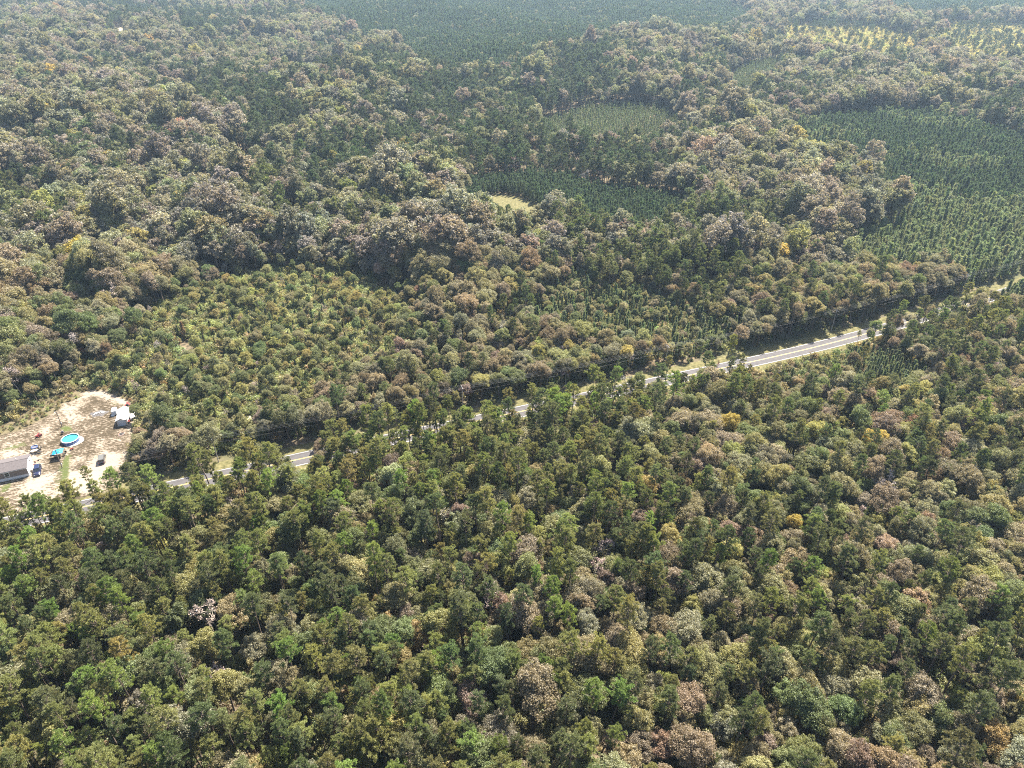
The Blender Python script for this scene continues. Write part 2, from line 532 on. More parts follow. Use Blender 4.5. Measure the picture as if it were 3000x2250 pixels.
inY = soft(YARD, 5)
sandm = np.full(len(vx), .46)
for pts, val, w in [
    ([(1040, 230), (1180, 180), (1360, 210), (1640, 320), (1760, 430), (1740, 470), (1600, 380), (1400, 290), (1200, 260), (1060, 290)], .95, 3),
    ([(780, 380), (1040, 290), (1080, 600), (760, 640), (720, 520)], .68, 6),
    ([(1700, 480), (1790, 500), (1740, 640), (1720, 800), (1760, 850), (1680, 830), (1680, 660), (1690, 560)], .85, 4),
    ([(1280, 840), (1330, 830), (1370, 1000), (1340, 1080), (1300, 980)], .78, 4),
    ([(1180, 1140), (1380, 1010), (1600, 1010), (1560, 1150), (1350, 1220), (1330, 1400), (1150, 1500), (760, 1510), (800, 1400), (900, 1330), (880, 1250), (1030, 1260)], 1.05, 4),
    ([(920, 1070), (1060, 1060), (1060, 1140), (1180, 1150), (900, 1240)], .62, 4),
    ([(330, 1420), (480, 1290), (600, 1290), (720, 1270), (640, 1400), (560, 1500), (300, 1520)], 1.0, 4),
    ([(360, 1000), (530, 1040), (540, 1180), (430, 1300), (360, 1280)], .86, 3),
    ([(0, 1010), (160, 990), (300, 980), (280, 1040), (0, 1080)], .9, 3),
    ([(560, 650), (680, 660), (640, 740), (560, 800)], .78, 4),
    ([(330, 1520), (640, 1480), (620, 1620), (480, 1780), (330, 1760)], .9, 6),
    ([(0, 840), (200, 840), (180, 880), (0, 960)], .68, 5),
]:
    s = soft(zp(*pts), w)
    sandm = sandm * (1 - s) + val * s
for pts in [[(1100, 480), (1480, 420), (1500, 820), (1150, 900), (1060, 760)]]:
    s = soft(zp(*pts), 10) * .8
    sandm = sandm * (1 - s) + .40 * s
green = np.zeros(len(vx))
for pts, val in [([(760, 690), (850, 640), (930, 660), (940, 720), (830, 740)], .75), ([(850, 1030), (920, 1020), (900, 1300), (860, 1390), (780, 1420), (790, 1250), (740, 1260)], .8),
                 ([(100, 920), (330, 850), (380, 910), (200, 960), (0, 1000), (0, 960)], .55), ([(0, 1440), (170, 1370), (140, 1450), (0, 1560)], .75), ([(680, 1330), (760, 1260), (820, 1280), (780, 1440), (690, 1420)], .5),
                 ([(1400, 330), (1560, 360), (1530, 400), (1400, 370)], .55)]:
    green = np.maximum(green, soft(zp(*pts), 2.5) * val)
forest_edge = 1 - inY
cov = np.stack([np.clip(sandm, 0, 1.2), green, forest_edge, np.ones(len(vx))], -1).astype(np.float32)
ca = yard.data.color_attributes.new('cover', 'FLOAT_COLOR', 'POINT')
ca.data.foreach_set('color', cov.ravel())
# keep only the cells on or next to the yard
import bmesh
bm = bmesh.new(); bm.from_mesh(yard.data)
bm.verts.ensure_lookup_table()
rd = seg_dist(vx, vy, [tuple(q) for q in rl[::2]])
kill = [bm.verts[i] for i in np.nonzero((inY <= 0.02) | (rd < 4.0))[0]]
bmesh.ops.delete(bm, geom=kill, context='VERTS')
bm.to_mesh(yard.data); bm.free()
tag(yard, 'pale sandy yard with worn turf around the mobile home', kind='structure')

meadow_poly = [D(*q) for q in [(1035, 432), (1075, 418), (1120, 425), (1165, 448), (1175, 470), (1140, 488), (1100, 478), (1060, 458)]]
sheet('meadow', meadow_poly, .05, M['meadow'], 'bright grassy glade beside the young pine grove')
glade2 = [D(*q) for q in [(570, 176), (600, 168), (635, 172), (640, 190), (600, 200), (572, 195)]]
sheet('meadow', glade2, .3, M['meadow'], 'small green glade among the far trees')
SANDS = [[D(*q) for q in pl] for pl in (
    [(246, 82), (262, 72), (284, 76), (278, 100), (276, 128), (262, 140), (256, 118), (262, 98)],
    [(185, 160), (212, 142), (224, 150), (222, 185), (200, 190)],
    [(120, 210), (150, 195), (165, 205), (135, 222)],
    [(-20, 258), (4, 258), (10, 275), (-20, 285)],
    [(525, 900), (545, 893), (560, 905), (540, 915)])]
for i, pl in enumerate(SANDS):
    sheet('sand_clearing', pl, .3 if i < 4 else .05, M['sand'], ['pale sandy track among the far woods', 'sandy opening beneath far pines', 'narrow sandy bank by the far wood', 'sandy lot at the edge of the wood', 'small sand patch beside the yard trees'][i])

# ------------------------------------------------------------------ tree shapes
def mesh_tris(name, V, F, leaf, mats, midx=None):
    me = bpy.data.meshes.new(name)
    V = np.asarray(V, np.float32); F = np.asarray(F, np.int32)
    me.vertices.add(len(V)); me.vertices.foreach_set('co', V.ravel())
    me.loops.add(F.size); me.loops.foreach_set('vertex_index', F.ravel())
    me.polygons.add(len(F)); me.polygons.foreach_set('loop_start', np.arange(0, F.size, 3, dtype=np.int32))
    for m_ in mats: me.materials.append(m_)
    if midx is not None: me.polygons.foreach_set('material_index', np.asarray(midx, np.int32))
    at_ = me.attributes.new('leaf', 'FLOAT', 'FACE')
    at_.data.foreach_set('value', np.asarray(leaf, np.float32))
    me.update(calc_edges=True)
    return me


def unit(v):
    return v / (np.linalg.norm(v, axis=-1, keepdims=True) + 1e-9)


def cards(C, N, size, r, aspect=.7, quad=True):
    """leaf cards at centres C facing N"""
    n = len(C)
    a_ = unit(np.cross(N, r.normal(size=(n, 3))))
    b_ = np.cross(N, a_)
    s = size * r.uniform(.65, 1.35, (n, 1))
    w = s * aspect
    if quad:
        V = np.stack([C - a_ * s * .5, C + b_ * w * .5 + N * s * .08, C + a_ * s * .5, C - b_ * w * .5 + N * s * .08], 1).reshape(-1, 3)
        i = np.arange(n)[:, None] * 4
        F = np.concatenate([i + [0, 1, 2], i + [0, 2, 3]], 1).reshape(-1, 3)
        rep = 2
    else:
        V = np.stack([C - a_ * s * .5 - b_ * w * .4, C + a_ * s * .55, C - a_ * s * .3 + b_ * w * .6], 1).reshape(-1, 3)
        F = np.arange(n * 3).reshape(-1, 3)
        rep = 1
    return V, F, rep


def tubes(segs, n=5):
    """segs: (p0,p1,r0,r1)"""
    V = []; F = []
    for p0, p1, r0, r1 in segs:
        p0 = np.array(p0, float); p1 = np.array(p1, float)
        d = unit(p1 - p0)
        a_ = unit(np.cross(d, [.31, .87, .2])); b_ = np.cross(d, a_)
        o = len(V)
        for p, r_ in ((p0, r0), (p1, r1)):
            for k_ in range(n):
                t = 2 * math.pi * k_ / n
                V.append(p + a_ * r_ * math.cos(t) + b_ * r_ * math.sin(t))
        for k_ in range(n):
            k2 = (k_ + 1) % n
            F += [(o + k_, o + k2, o + n + k2), (o + k_, o + n + k2, o + n + k_)]
    return np.array(V), np.array(F)


def trunk_path(H, r0, lean, r):
    pts = [np.zeros(3) - [0, 0, .3]]
    off = np.zeros(2)
    for k_ in range(1, 6):
        off = off + r.normal(0, lean, 2)
        pts.append(np.array([off[0], off[1], H * k_ / 5]))
    rad = [r0 * (1 - .86 * k_ / 5) for k_ in range(6)]
    return pts, rad


def at_h(pts, z):
    for a_, b_ in zip(pts[:-1], pts[1:]):
        if z <= b_[2]:
            t = (z - a_[2]) / (b_[2] - a_[2]); return a_ + (b_ - a_) * t
    return pts[-1]


PROTO = {}     # kind -> list of dicts(trunk, crown, full)


def register(kind, trunk, crown, mats, quad_rep=None):
    (tv, tf), (cv, cf, cl) = trunk, crown
    name = kind
    d = {}
    d['trunk'] = mesh_tris(name + '_trunk', tv, tf, np.full(len(tf), .5), [mats[0]])
    d['crown'] = mesh_tris(name + '_crown', cv, cf, cl, [mats[1]])
    V = np.concatenate([tv, cv]); Fa = np.concatenate([tf, cf + len(tv)])
    full = mesh_tris(name + '_tree', V, Fa, np.concatenate([np.full(len(tf), .5), cl]), [mats[0], mats[1]], np.concatenate([np.zeros(len(tf)), np.ones(len(cf))]))
    d['full'] = bpy.data.objects.new(name + '_tree', full)
    PROTO.setdefault(kind, []).append(d)


def broadleaf(kind, seed, R=3.2, H=15.0, base=.42, lobes=70, per=46, size=.42, mats=None, dense=1.0, quad=True, limbs=9):
    r = np.random.default_rng(seed)
    pts, rad = trunk_path(H * .8, .045 * R + .08, .18, r)
    top = H; bot = H * base
    cz = bot + (top - bot) * .52; hz = (top - bot) * .52
    L = []
    # lobes fill an uneven ellipsoid whose outline is dented by a few directions
    dents = unit(r.normal(size=(6, 3))); dd = r.uniform(.15, .55, 6)
    while len(L) < lobes:
        d = unit(r.normal(size=3))
        if d[2] < -.55: continue
        rr = r.uniform(.45, 1.0) ** .6
        cut = 1.0
        for q, w in zip(dents, dd): cut -= w * max(0, np.dot(d, q)) ** 3
        p = d * rr * cut * np.array([R, R, hz]) * np.array([1, 1, 1.0 if d[2] > 0 else .85])
        L.append(p + [0, 0, cz])
    L = np.array(L)
    L[:, :2] += pts[-1][:2] * .7
    lr = r.uniform(.11, .23, len(L)) * R * (.85 + .3 * r.random(len(L)))
    n = int(per)
    C = np.repeat(L, n, 0); RR = np.repeat(lr, n)
    d = unit(r.normal(size=(len(C), 3)) + [0, 0, .35])
    C2 = C + d * (RR * r.uniform(.55, 1.05, len(C)))[:, None] * [1, 1, .8]
    N = unit(d * .7 + r.normal(size=d.shape) * .75 + [0, 0, .25])
    V, Fc, rep = cards(C2, N, size, r, .72, quad)
    clump = np.repeat(r.uniform(0, 1, len(L)), n)
    lv = np.clip(.5 * clump + .5 * r.random(len(C)), 0, 1)
    lv = np.repeat(lv, rep)
    segs = [(pts[i], pts[i + 1], rad[i], rad[i + 1]) for i in range(5)]
    idx = r.choice(len(L), min(limbs, len(L)), replace=False)
    for i in idx:
        z0 = r.uniform(.45, .9) * H * .8
        p0 = at_h(pts, z0)
        mid = p0 * .5 + L[i] * .5 + [0, 0, .2]
        segs += [(p0, mid, .035 * R, .02 * R), (mid, L[i], .02 * R, .006 * R)]
    register(kind, tubes(segs), (V, Fc, lv), mats or (M['bark'], M['leaf']))


def pine(kind, seed, H=17.0, R=2.5, base=.52, limbs=34, tufts=5, per=30, nl=.42, w=.10, mats=None, conical=False):
    r = np.random.default_rng(seed)
    pts, rad = trunk_path(H, .017 * H * .62 + .05, .16 if not conical else .04, r)
    segs = [(pts[i], pts[i + 1], rad[i], rad[i + 1]) for i in range(5)]
    TC = []; TD = []; TR = []
    az = r.uniform(0, 6.28)
    for k_ in range(limbs):
        t = (k_ + r.uniform(0, 1)) / limbs
        z = H * (base + (1 - base) * t)
        if conical:
            ln = R * (1 - t) ** .85 * r.uniform(.75, 1.1) + .12
            rise = .25 + .5 * t
        else:
            ln = R * (math.sin(math.pi * min(1, .22 + .78 * t)) ** .6) * r.uniform(.45, 1.15) + .3
            if t < .25 and r.random() < .45: continue
            rise = r.uniform(.1, .55) + .35 * t
        az += 2.4 + r.normal(0, .5)
        p0 = at_h(pts, z * .985)
        d = unit(np.array([math.cos(az), math.sin(az), rise]))
        p1 = p0 + d * ln
        segs.append((p0, p1, .03 * R * .6 + .01, .012))
        for q in range(tufts):
            f = r.uniform(.45, 1.05) if not conical else r.uniform(.25, 1.05)
            c = p0 + d * ln * f + r.normal(0, 1, 3) * [.22, .22, .12] * (R * .35 + .15)
            TC.append(c); TD.append(unit(d * .5 + [0, 0, .9])); TR.append(r.uniform(.8, 1.25))
    TC = np.array(TC); TD = np.array(TD); TR = np.array(TR)
    n = per
    C = np.repeat(TC, n, 0); A = np.repeat(TD, n, 0); S = np.repeat(TR, n)
    d = unit(r.normal(size=(len(C), 3)) + A * .75)
    L = nl * S * r.uniform(.7, 1.2, len(C))
    side = unit(np.cross(d, r.normal(size=d.shape)))
    b0 = C + d * (L * .12)[:, None]
    V = np.stack([b0 - side * w * .5, b0 + side * w * .5, C + d * L[:, None]], 1)
    # blade widest in the middle reads better as a spray of needles
    mid = C + d * (L * .6)[:, None]
    V = np.stack([b0, mid - side * w * .6, C + d * L[:, None], mid + side * w * .6], 1).reshape(-1, 3)
    i = np.arange(len(C))[:, None] * 4
    Fc = np.concatenate([i + [0, 1, 2], i + [0, 2, 3]], 1).reshape(-1, 3)
    cl = np.repeat(r.uniform(0, 1, len(TC)), n)
    lv = np.repeat(np.clip(.5 * cl + .5 * r.random(len(C)), 0, 1), 2)
    register(kind, tubes(segs), (V, Fc, lv), mats or (M['bark'], M['needle']))


def bare(kind, seed, H=17.0, R=3.2, leaves=420, mats=None, up=.55):
    r = np.random.default_rng(seed)
    pts, rad = trunk_path(H * .62, .16, .22, r)
    segs = [(pts[i], pts[i + 1], rad[i] * 1.1, rad[i + 1] + .03) for i in range(5)]
    TW = []; tips = []

    def grow(p, d, ln, rd_, lvl):
        e_ = p + d * ln
        if lvl < 2: segs.append((p, e_, rd_, rd_ * .6))
        else: TW.append((p, e_, max(rd_, .055)))
        if lvl >= 4:
            tips.append(e_); return
        for _ in range((3, 3, 4, 7)[lvl]):
            nd = unit(d + r.normal(0, .55, 3) + [0, 0, up * .35])
            grow(p + d * ln * r.uniform(.55, 1.0), nd, ln * r.uniform(.5, .75), rd_ * .55, lvl + 1)
    for k_ in range(7):
        z = H * .62 * r.uniform(.5, 1.0)
        a_ = 2.4 * k_ + r.normal(0, .4)
        grow(at_h(pts, z), unit(np.array([math.cos(a_), math.sin(a_), r.uniform(.5, 1.5)])), R * r.uniform(.42, .62), .07, 0)
    P0 = np.array([t[0] for t in TW]); P1 = np.array([t[1] for t in TW]); W = np.array([t[2] for t in TW])
    side = unit(np.cross(P1 - P0, r.normal(size=P0.shape)))
    V = np.stack([P0 - side * W[:, None] * .8, P0 + side * W[:, None] * .8, P1], 1).reshape(-1, 3)
    Fc = np.arange(len(V)).reshape(-1, 3)
    lv = r.uniform(0, 1, len(Fc))
    tips = np.array(tips)
    if leaves:
        C = tips[r.integers(0, len(tips), leaves)] + r.normal(0, .18, (leaves, 3))
        V2, F2, rep = cards(C, unit(r.normal(size=C.shape)), .28, r, .7, False)
        Fc = np.concatenate([Fc, F2 + len(V)]); V = np.concatenate([V, V2]); lv = np.concatenate([lv, r.uniform(.3, 1, len(F2))])
    register(kind, tubes(segs), (V, Fc, lv), mats or (M['palebark'], M['twig']))


def bush(kind, seed, R=1.3, H=1.8, lobes=16, per=34, size=.28, mats=None):
    r = np.random.default_rng(seed)
    L = np.stack([r.normal(0, .42, lobes) * R, r.normal(0, .42, lobes) * R, r.uniform(.15, .9, lobes) * H], 1)
    lr = r.uniform(.25, .5, lobes) * R
    C = np.repeat(L, per, 0); RR = np.repeat(lr, per)
    d = unit(r.normal(size=(len(C), 3)) + [0, 0, .5])
    C = C + d * (RR * r.uniform(.5, 1.05, len(C)))[:, None]
    C[:, 2] = np.maximum(C[:, 2], .05)
    V, Fc, rep = cards(C, unit(d * .5 + r.normal(size=d.shape) * .8 + [0, 0, .2]), size, r, .6, True)
    lv = np.repeat(np.clip(.5 * np.repeat(r.random(lobes), per) + .5 * r.random(len(C)), 0, 1), rep)
    segs = [((0, 0, -.2), tuple(L[i]), .05, .02) for i in range(min(5, lobes))]
    register(kind, tubes(segs, 4), (V, Fc, lv), mats or (M['bark'], M['leaf']))


for s in range(7):
    q = np.random.default_rng(100 + s)
    pine('pine', 200 + s, H=q.uniform(15, 19), R=q.uniform(2.0, 2.8), base=q.uniform(.55, .68), limbs=int(q.integers(36, 48)), tufts=7, per=40, nl=.36, w=.06)
for s in range(9):
    q = np.random.default_rng(300 + s)
    broadleaf('broad', 400 + s, R=q.uniform(2.9, 4.4), H=q.uniform(10.5, 14), base=q.uniform(.30, .46), lobes=int(q.integers(130, 175)), per=84, size=.225)
for s in range(4):
    bare('bare', 500 + s)
for s in range(4):
    q = np.random.default_rng(600 + s)
    pine('young', 700 + s, H=q.uniform(7.5, 9.5), R=q.uniform(1.3, 1.7), base=.10, limbs=40, tufts=4, per=20, nl=.40, w=.11, conical=True)
for s in range(5):
    bush('bush', 800 + s)
# far away: fewer, larger leaves
for s in range(5):
    q = np.random.default_rng(900 + s)
    pine('far_pine', 920 + s, H=q.uniform(15, 18), R=q.uniform(2.3, 3.0), base=q.uniform(.38, .52), limbs=30, tufts=4, per=18, nl=.60, w=.17)
for s in range(6):
    q = np.random.default_rng(940 + s)
    broadleaf('far_broad', 960 + s, R=q.uniform(3.2, 4.6), H=q.uniform(12, 15.5), base=q.uniform(.26, .42), lobes=86, per=38, size=.42)
for s in range(3):
    q = np.random.default_rng(980 + s)
    pine('far_young', 990 + s, H=q.uniform(7.5, 9), R=q.uniform(1.4, 1.75), base=.12, limbs=32, tufts=3, per=12, nl=.50, w=.16, conical=True)

# ------------------------------------------------------------------ stands of trees
def dp(*pts): return [tuple(D(x, y, 6)) for x, y in pts]


STAND = {
    'glade': dp((1035, 425), (1075, 410), (1125, 418), (1170, 440), (1180, 462), (1140, 480), (1100, 470), (1060, 450)),
    'plant_right': dp((1690, 290), (1740, 262), (1870, 240), (2010, 238), (2100, 262), (2212, 312), (2420, 400), (2440, 640), (2212, 610), (2130, 560), (1990, 540), (1850, 545), (1825, 505), (1960, 470), (1960, 440), (1900, 400), (1860, 345), (1800, 325)),
    'plant_top': dp((560, -4), (1540, -4), (1640, 40), (1590, 62), (1350, 95), (1180, 128), (1130, 185), (1000, 165), (900, 150), (870, 112), (720, 60)),
    'plant_far_right': dp((1740, -6), (2260, -6), (2260, 45), (2000, 48), (1900, 22)),
    'grove': dp((970, 425), (1010, 395), (1060, 368), (1130, 362), (1200, 370), (1330, 398), (1480, 420), (1500, 440), (1440, 470), (1330, 470), (1250, 452), (1150, 440), (1120, 420), (1075, 412), (1035, 428), (1010, 440)),
    'light_young': dp((1150, 245), (1230, 215), (1420, 212), (1490, 240), (1420, 275), (1300, 290), (1190, 275)),
    'patch1': dp((470, 330), (520, 322), (575, 350), (545, 370), (490, 358)),
    'patch2': dp((320, 195), (370, 178), (430, 182), (450, 205), (360, 210)),
    'patch3': dp((580, 145), (620, 126), (760, 122), (770, 150), (690, 160), (600, 165)),
    'patch4': dp((1560, 165), (1600, 140), (1680, 122), (1690, 150), (1610, 190)),
    'triangle_young': dp((1130, 620), (1250, 590), (1480, 640), (1610, 690), (1560, 715), (1400, 700), (1250, 690)),
    'near_young': dp((1830, 760), (1900, 740), (2000, 780), (1960, 830), (1860, 820)),
    'scrub': dp((330, 655), (430, 600), (560, 568), (700, 560), (800, 590), (880, 640), (860, 690), (760, 740), (640, 800), (500, 880), (330, 860), (215, 825), (200, 780), (300, 720)),
    'edge_scrub': [tuple(P(*z5(*q))) for q in [(-300, 820), (0, 690), (230, 590), (400, 430), (700, 270), (1040, 190), (1180, 120), (1340, 140), (1640, 200), (1900, 330), (1800, 420), (1640, 320), (1350, 205), (1180, 195), (1050, 240), (1020, 300), (800, 380), (740, 450), (560, 570), (250, 725), (0, 780)]],
    'clear_top': dp((1690, 52), (1900, 60), (2000, 100), (1960, 125), (1800, 120), (1700, 95)),
    'clear_right': dp((2020, 62), (2212, 55), (2300, 90), (2260, 130), (2100, 125), (2040, 95)),
    'pine_mid': dp((800, 125), (1000, 165), (1130, 188), (1330, 110), (1440, 165), (1340, 200), (1180, 232), (1110, 330), (1000, 340), (830, 335), (760, 280), (740, 190)),
    'pine_left': dp((300, 200), (520, 178), (640, 215), (680, 300), (560, 330), (440, 270), (330, 250)),
    'pine_far_left': dp((-80, 400), (120, 415), (215, 500), (120, 560), (-80, 570)),
    'pine_row': dp((650, 345), (1000, 345), (1090, 330), (1430, 330), (1490, 405), (1340, 400), (1060, 362), (960, 420), (820, 410), (700, 420)),
    'pine_top_left': dp((130, 15), (420, 15), (560, 60), (430, 95), (240, 70)),
}
TINT = {
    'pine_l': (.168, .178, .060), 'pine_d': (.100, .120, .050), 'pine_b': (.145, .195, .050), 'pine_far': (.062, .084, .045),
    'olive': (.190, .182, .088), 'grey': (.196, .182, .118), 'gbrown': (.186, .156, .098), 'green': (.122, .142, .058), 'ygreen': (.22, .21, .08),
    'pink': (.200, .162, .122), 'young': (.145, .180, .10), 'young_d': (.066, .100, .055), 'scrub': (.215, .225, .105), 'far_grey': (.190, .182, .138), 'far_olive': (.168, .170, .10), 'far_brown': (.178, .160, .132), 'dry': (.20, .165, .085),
    'yellow': (.32, .255, .065), 'orange': (.25, .18, .08), 'rust': (.215, .145, .098), 'red': (.25, .12, .09),
    'baregrey': (.30, .265, .235), 'barepink': (.29, .235, .20),
}

trees = []   # arrays appended: x,y,kind,height scale,tint,stand


def hexpts(spacing, x0, x1, y0, y1, jitter=.42):
    nx = int((x1 - x0) / spacing) + 1; ny = int((y1 - y0) / (spacing * .866)) + 1
    X, Y = np.meshgrid(np.arange(nx), np.arange(ny))
    X = X * spacing + (Y % 2) * spacing / 2 + x0; Y = Y * spacing * .866 + y0
    X = X + rng.uniform(-jitter, jitter, X.shape) * spacing; Y = Y + rng.uniform(-jitter, jitter, Y.shape) * spacing
    return X.ravel(), Y.ravel()


def visible(x, y, margin=170):
    u, v, d = proj(x, y, ground_z(x, y) + 8)
    return (d > 30) & (u > -margin) & (u < 2212 + margin) & (v > -60) & (v < 1659 + 260)


claimed = []
rdist = lambda x, y: seg_dist(x, y, ROAD)
YARDX = YARD


def free_ground(x, y):
    r_ = rdist(x, y)
    ok = (r_ > 9.5) | (r_ < -5.0)
    ok &= ~inpoly(x, y, YARDX)
    ok &= ~inpoly(x, y, meadow_poly)
    for pl in SANDS: ok &= ~inpoly(x, y, pl)
    return ok


LOW = ('glade', 'plant_right', 'grove', 'light_young', 'patch1', 'patch2', 'patch3', 'patch4', 'scrub', 'triangle_young', 'clear_top', 'clear_right')
TRI = dp((330, 965), (1245, 470), (1740, 740))


def stand_of(x, y):
    st = np.full(np.shape(x), 'wood', dtype='<U16')
    wx = x + fnoise(x, y, 14, 5) * 6 + fnoise(x, y, 5, 7) * 3; wy = y + fnoise(x, y, 14, 6) * 8 + fnoise(x, y, 5, 8) * 3
    for nm in reversed(list(STAND)):
        st[inpoly(wx, wy, STAND[nm])] = nm
        if nm in LOW:      # low stands reach a little further this way, so that no tall tree hides them
            k_ = (CAM_H - 15.0) / (CAM_H - 6.0)
            st[inpoly(wx / k_, wy / k_, STAND[nm])] = nm
    st[inpoly(x, y, STAND['edge_scrub'])] = 'edge_scrub'
    return st


T = {k_: [] for k_ in ('x', 'y', 'kind', 's', 'tint', 'stand')}


def put(x, y, kind, s, tint, stand):
    T['x'].append(x); T['y'].append(y); T['kind'].append(kind); T['s'].append(s); T['tint'].append(tint); T['stand'].append(stand)


# road must stay visible through these openings (photo pixels, 2212 wide)
GAPS = [(1700, 762, 75, 13), (1800, 742, 45, 11), (1480, 815, 26, 6), (1124, 888, 13, 6), (655, 990, 30, 10), (385, 1047, 26, 9), (1400, 828, 14, 4)]

# --- specials: trees one can single out (photo pixel of the crown, crown height, kind, scale, tint, label)
SPEC = [
    ((2129, 1228), 'broad', 1.05, 'yellow', 'tall golden yellow tree standing among green trees on the near side of the road'),
    ((2337, 1522), 'broad', .72, 'yellow', 'small bright golden crown poking out of greyish oaks, second yellow tree below the tall one'),
    ((2918, 2178), 'broad', 1.0, 'orange', 'orange yellow tree in the bottom corner of the woods'),
    ((2034, 1853), 'broad', .72, 'rust', 'compact rust brown tree alone among olive crowns'),
    ((1940, 2190), 'broad', .95, 'rust', 'orange brown withered tree near the bottom edge'),
    ((2574, 1518), 'broad', .8, 'ygreen', 'pale lime yellow crown beside pinkish grey trees'),
    ((2470, 1240), 'broad', .65, 'ygreen', 'small bright yellow green crown near a dark gap'),
    ((2434, 1396), 'broad', .95, 'ygreen', 'tall yellow green tree standing left of the grey leafless tree'),
    ((2093, 1064), 'bare', .7, 'red', 'reddish thin tree leaning over the road edge'),
    ((2420, 1145), 'broad', .95, 'pink', 'pinkish brown wide crown just below the road'),
    ((2357, 1236), 'bare', .75, 'barepink', 'purplish grey half bare tree right of the golden tree'),
    ((2606, 1400), 'bare', 1.0, 'baregrey', 'large leafless grey tree with fanned branches'),
    ((2782, 1285), 'broad', 1.1, 'pink', 'broad pinkish grey crown, upper one of two'),
    ((2827, 1392), 'broad', 1.15, 'gbrown', 'broad rusty grey crown right of the leafless grey tree'),
    ((2705, 2205), 'broad', .75, 'pink', 'small dusty pink crown at the bottom edge'),
    ((2398, 1750), 'pine', .95, 'pine_b', 'vivid green pine poking above grey oaks'),
    ((2814, 1938), 'pine', 1.15, 'pine_l', 'large round olive green pine with visible limbs'),
    ((2768, 2098), 'broad', 1.1, 'green', 'large fresh green tree near the bottom right'),
    ((2556, 2030), 'pine', 1.1, 'pine_l', 'grey green pine with a domed crown among oaks'),
    ((1737, 2040), 'pine', 1.0, 'pine_b', 'bright lime green pine beside a large tan oak'),
    ((1565, 2030), 'broad', 1.45, 'gbrown', 'very large tan brown oak crown'),
    ((1226, 1857), 'broad', .9, 'orange', 'mustard tinted crown between green pines'),
    ((600, 1771), 'bare', 1.1, 'barepink', 'tan half bare tree with pale branches showing'),
    ((267, 1628), 'pine', .9, 'pine_b', 'bright green rounded pine, upper left of the near woods'),
    ((402, 1616), 'pine', 1.0, 'pine_b', 'bright green flat topped pine next to a tan crown'),
    ((72, 1712), 'pine', 1.05, 'pine_b', 'vivid green pine near the left edge'),
    ((750, 1794), 'pine', 1.1, 'pine_d', 'large dark green pine right of the tan half bare tree'),
    ((606, 1893), 'broad', 1.1, 'ygreen', 'big yellow green crown under the tan half bare tree'),
    ((660, 2010), 'broad', 1.05, 'ygreen', 'pale yellow green crown, lower of a pair'),
    ((741, 1902), 'broad', 1.05, 'grey', 'round grey green crown beside the big yellow green one'),
    ((194, 2200), 'pine', 1.0, 'pine_b', 'vivid green pine at the bottom left'),
    ((1909, 390), 'broad', .8, 'ygreen', 'lone bright yellow crown far beyond the road'),
    ((1565, 235), 'bare', 1.25, 'barepink', 'big purplish leafless tree far off with a dark trunk'),
    ((307, 845), 'bare', 1.35, 'barepink', 'large pinkish bare tree above the scrub'),
    ((194, 975), 'bare', 1.15, 'baregrey', 'silver grey leafless tree above the yard'),
    ((27, 1075), 'bare', 1.1, 'barepink', 'dusty pink bare tree at the left edge above the yard'),
    ((316, 968), 'bare', .62, 'red', 'reddish slanting shrub-like tree beside the scrub'),
    ((240, 1015), 'bare', .5, 'red', 'low red leaved tree left of the scrub'),
    ((533, 962), 'young', 1.05, 'rust', 'dead brown conifer in the scrub'),
    ((1393, 850), 'bare', .95, 'baregrey', 'silvery leafless tree beyond the scrub'),
    ((1350, 820), 'broad', .9, 'pink', 'pinkish crown beside the silvery leafless tree'),
    ((1470, 855), 'broad', 1.15, 'pink', 'wide mauve grey oak in the middle of the woods'),
    ((1108, 1226), 'bare', .6, 'baregrey', 'small bare tree at the dark road edge'),
    ((854, 538), 'broad', .8, 'ygreen', 'yellowish tree in the middle distance'),
    ((769, 570), 'broad', .8, 'orange', 'orange brown tree left of the yellow one'),
    ((967, 664), 'broad', 1.0, 'orange', 'orange tinted tree above the scrub'),
    ((294, 723), 'broad', .9, 'ygreen', 'yellowish crown at the left beyond the bare trees'),
    ((2081, 613), 'broad', .6, 'orange', 'small orange tree beyond the road'),
    ((2486, 674), 'broad', .9, 'pink', 'pink topped tree at the plantation edge'),
    ((1560, 440), 'broad', .9, 'rust', 'rusty tree beside a dark hollow'),
    ((1525, 752), 'broad', .6, 'rust', 'small orange red crown in the woods'),
    ((2320, 1100), 'young', .8, 'young', 'young pine with a spire top on the near road verge'),
]
CROWN_C = {'pine': 13.5, 'broad': 9.0, 'bare': 12.5, 'young': 5.0}
spec_xy = []
for (q, kd, s, tn, lab) in SPEC:
    x, y = P(q[0], q[1], CROWN_C[kd] * s)
    gz = float(ground_z(x, y))
    if gz: x, y = P(q[0], q[1], CROWN_C[kd] * s + gz)
    spec_xy.append((x, y, 3.0 * s if kd != 'young' else 1.2))
SX = np.array(spec_xy)


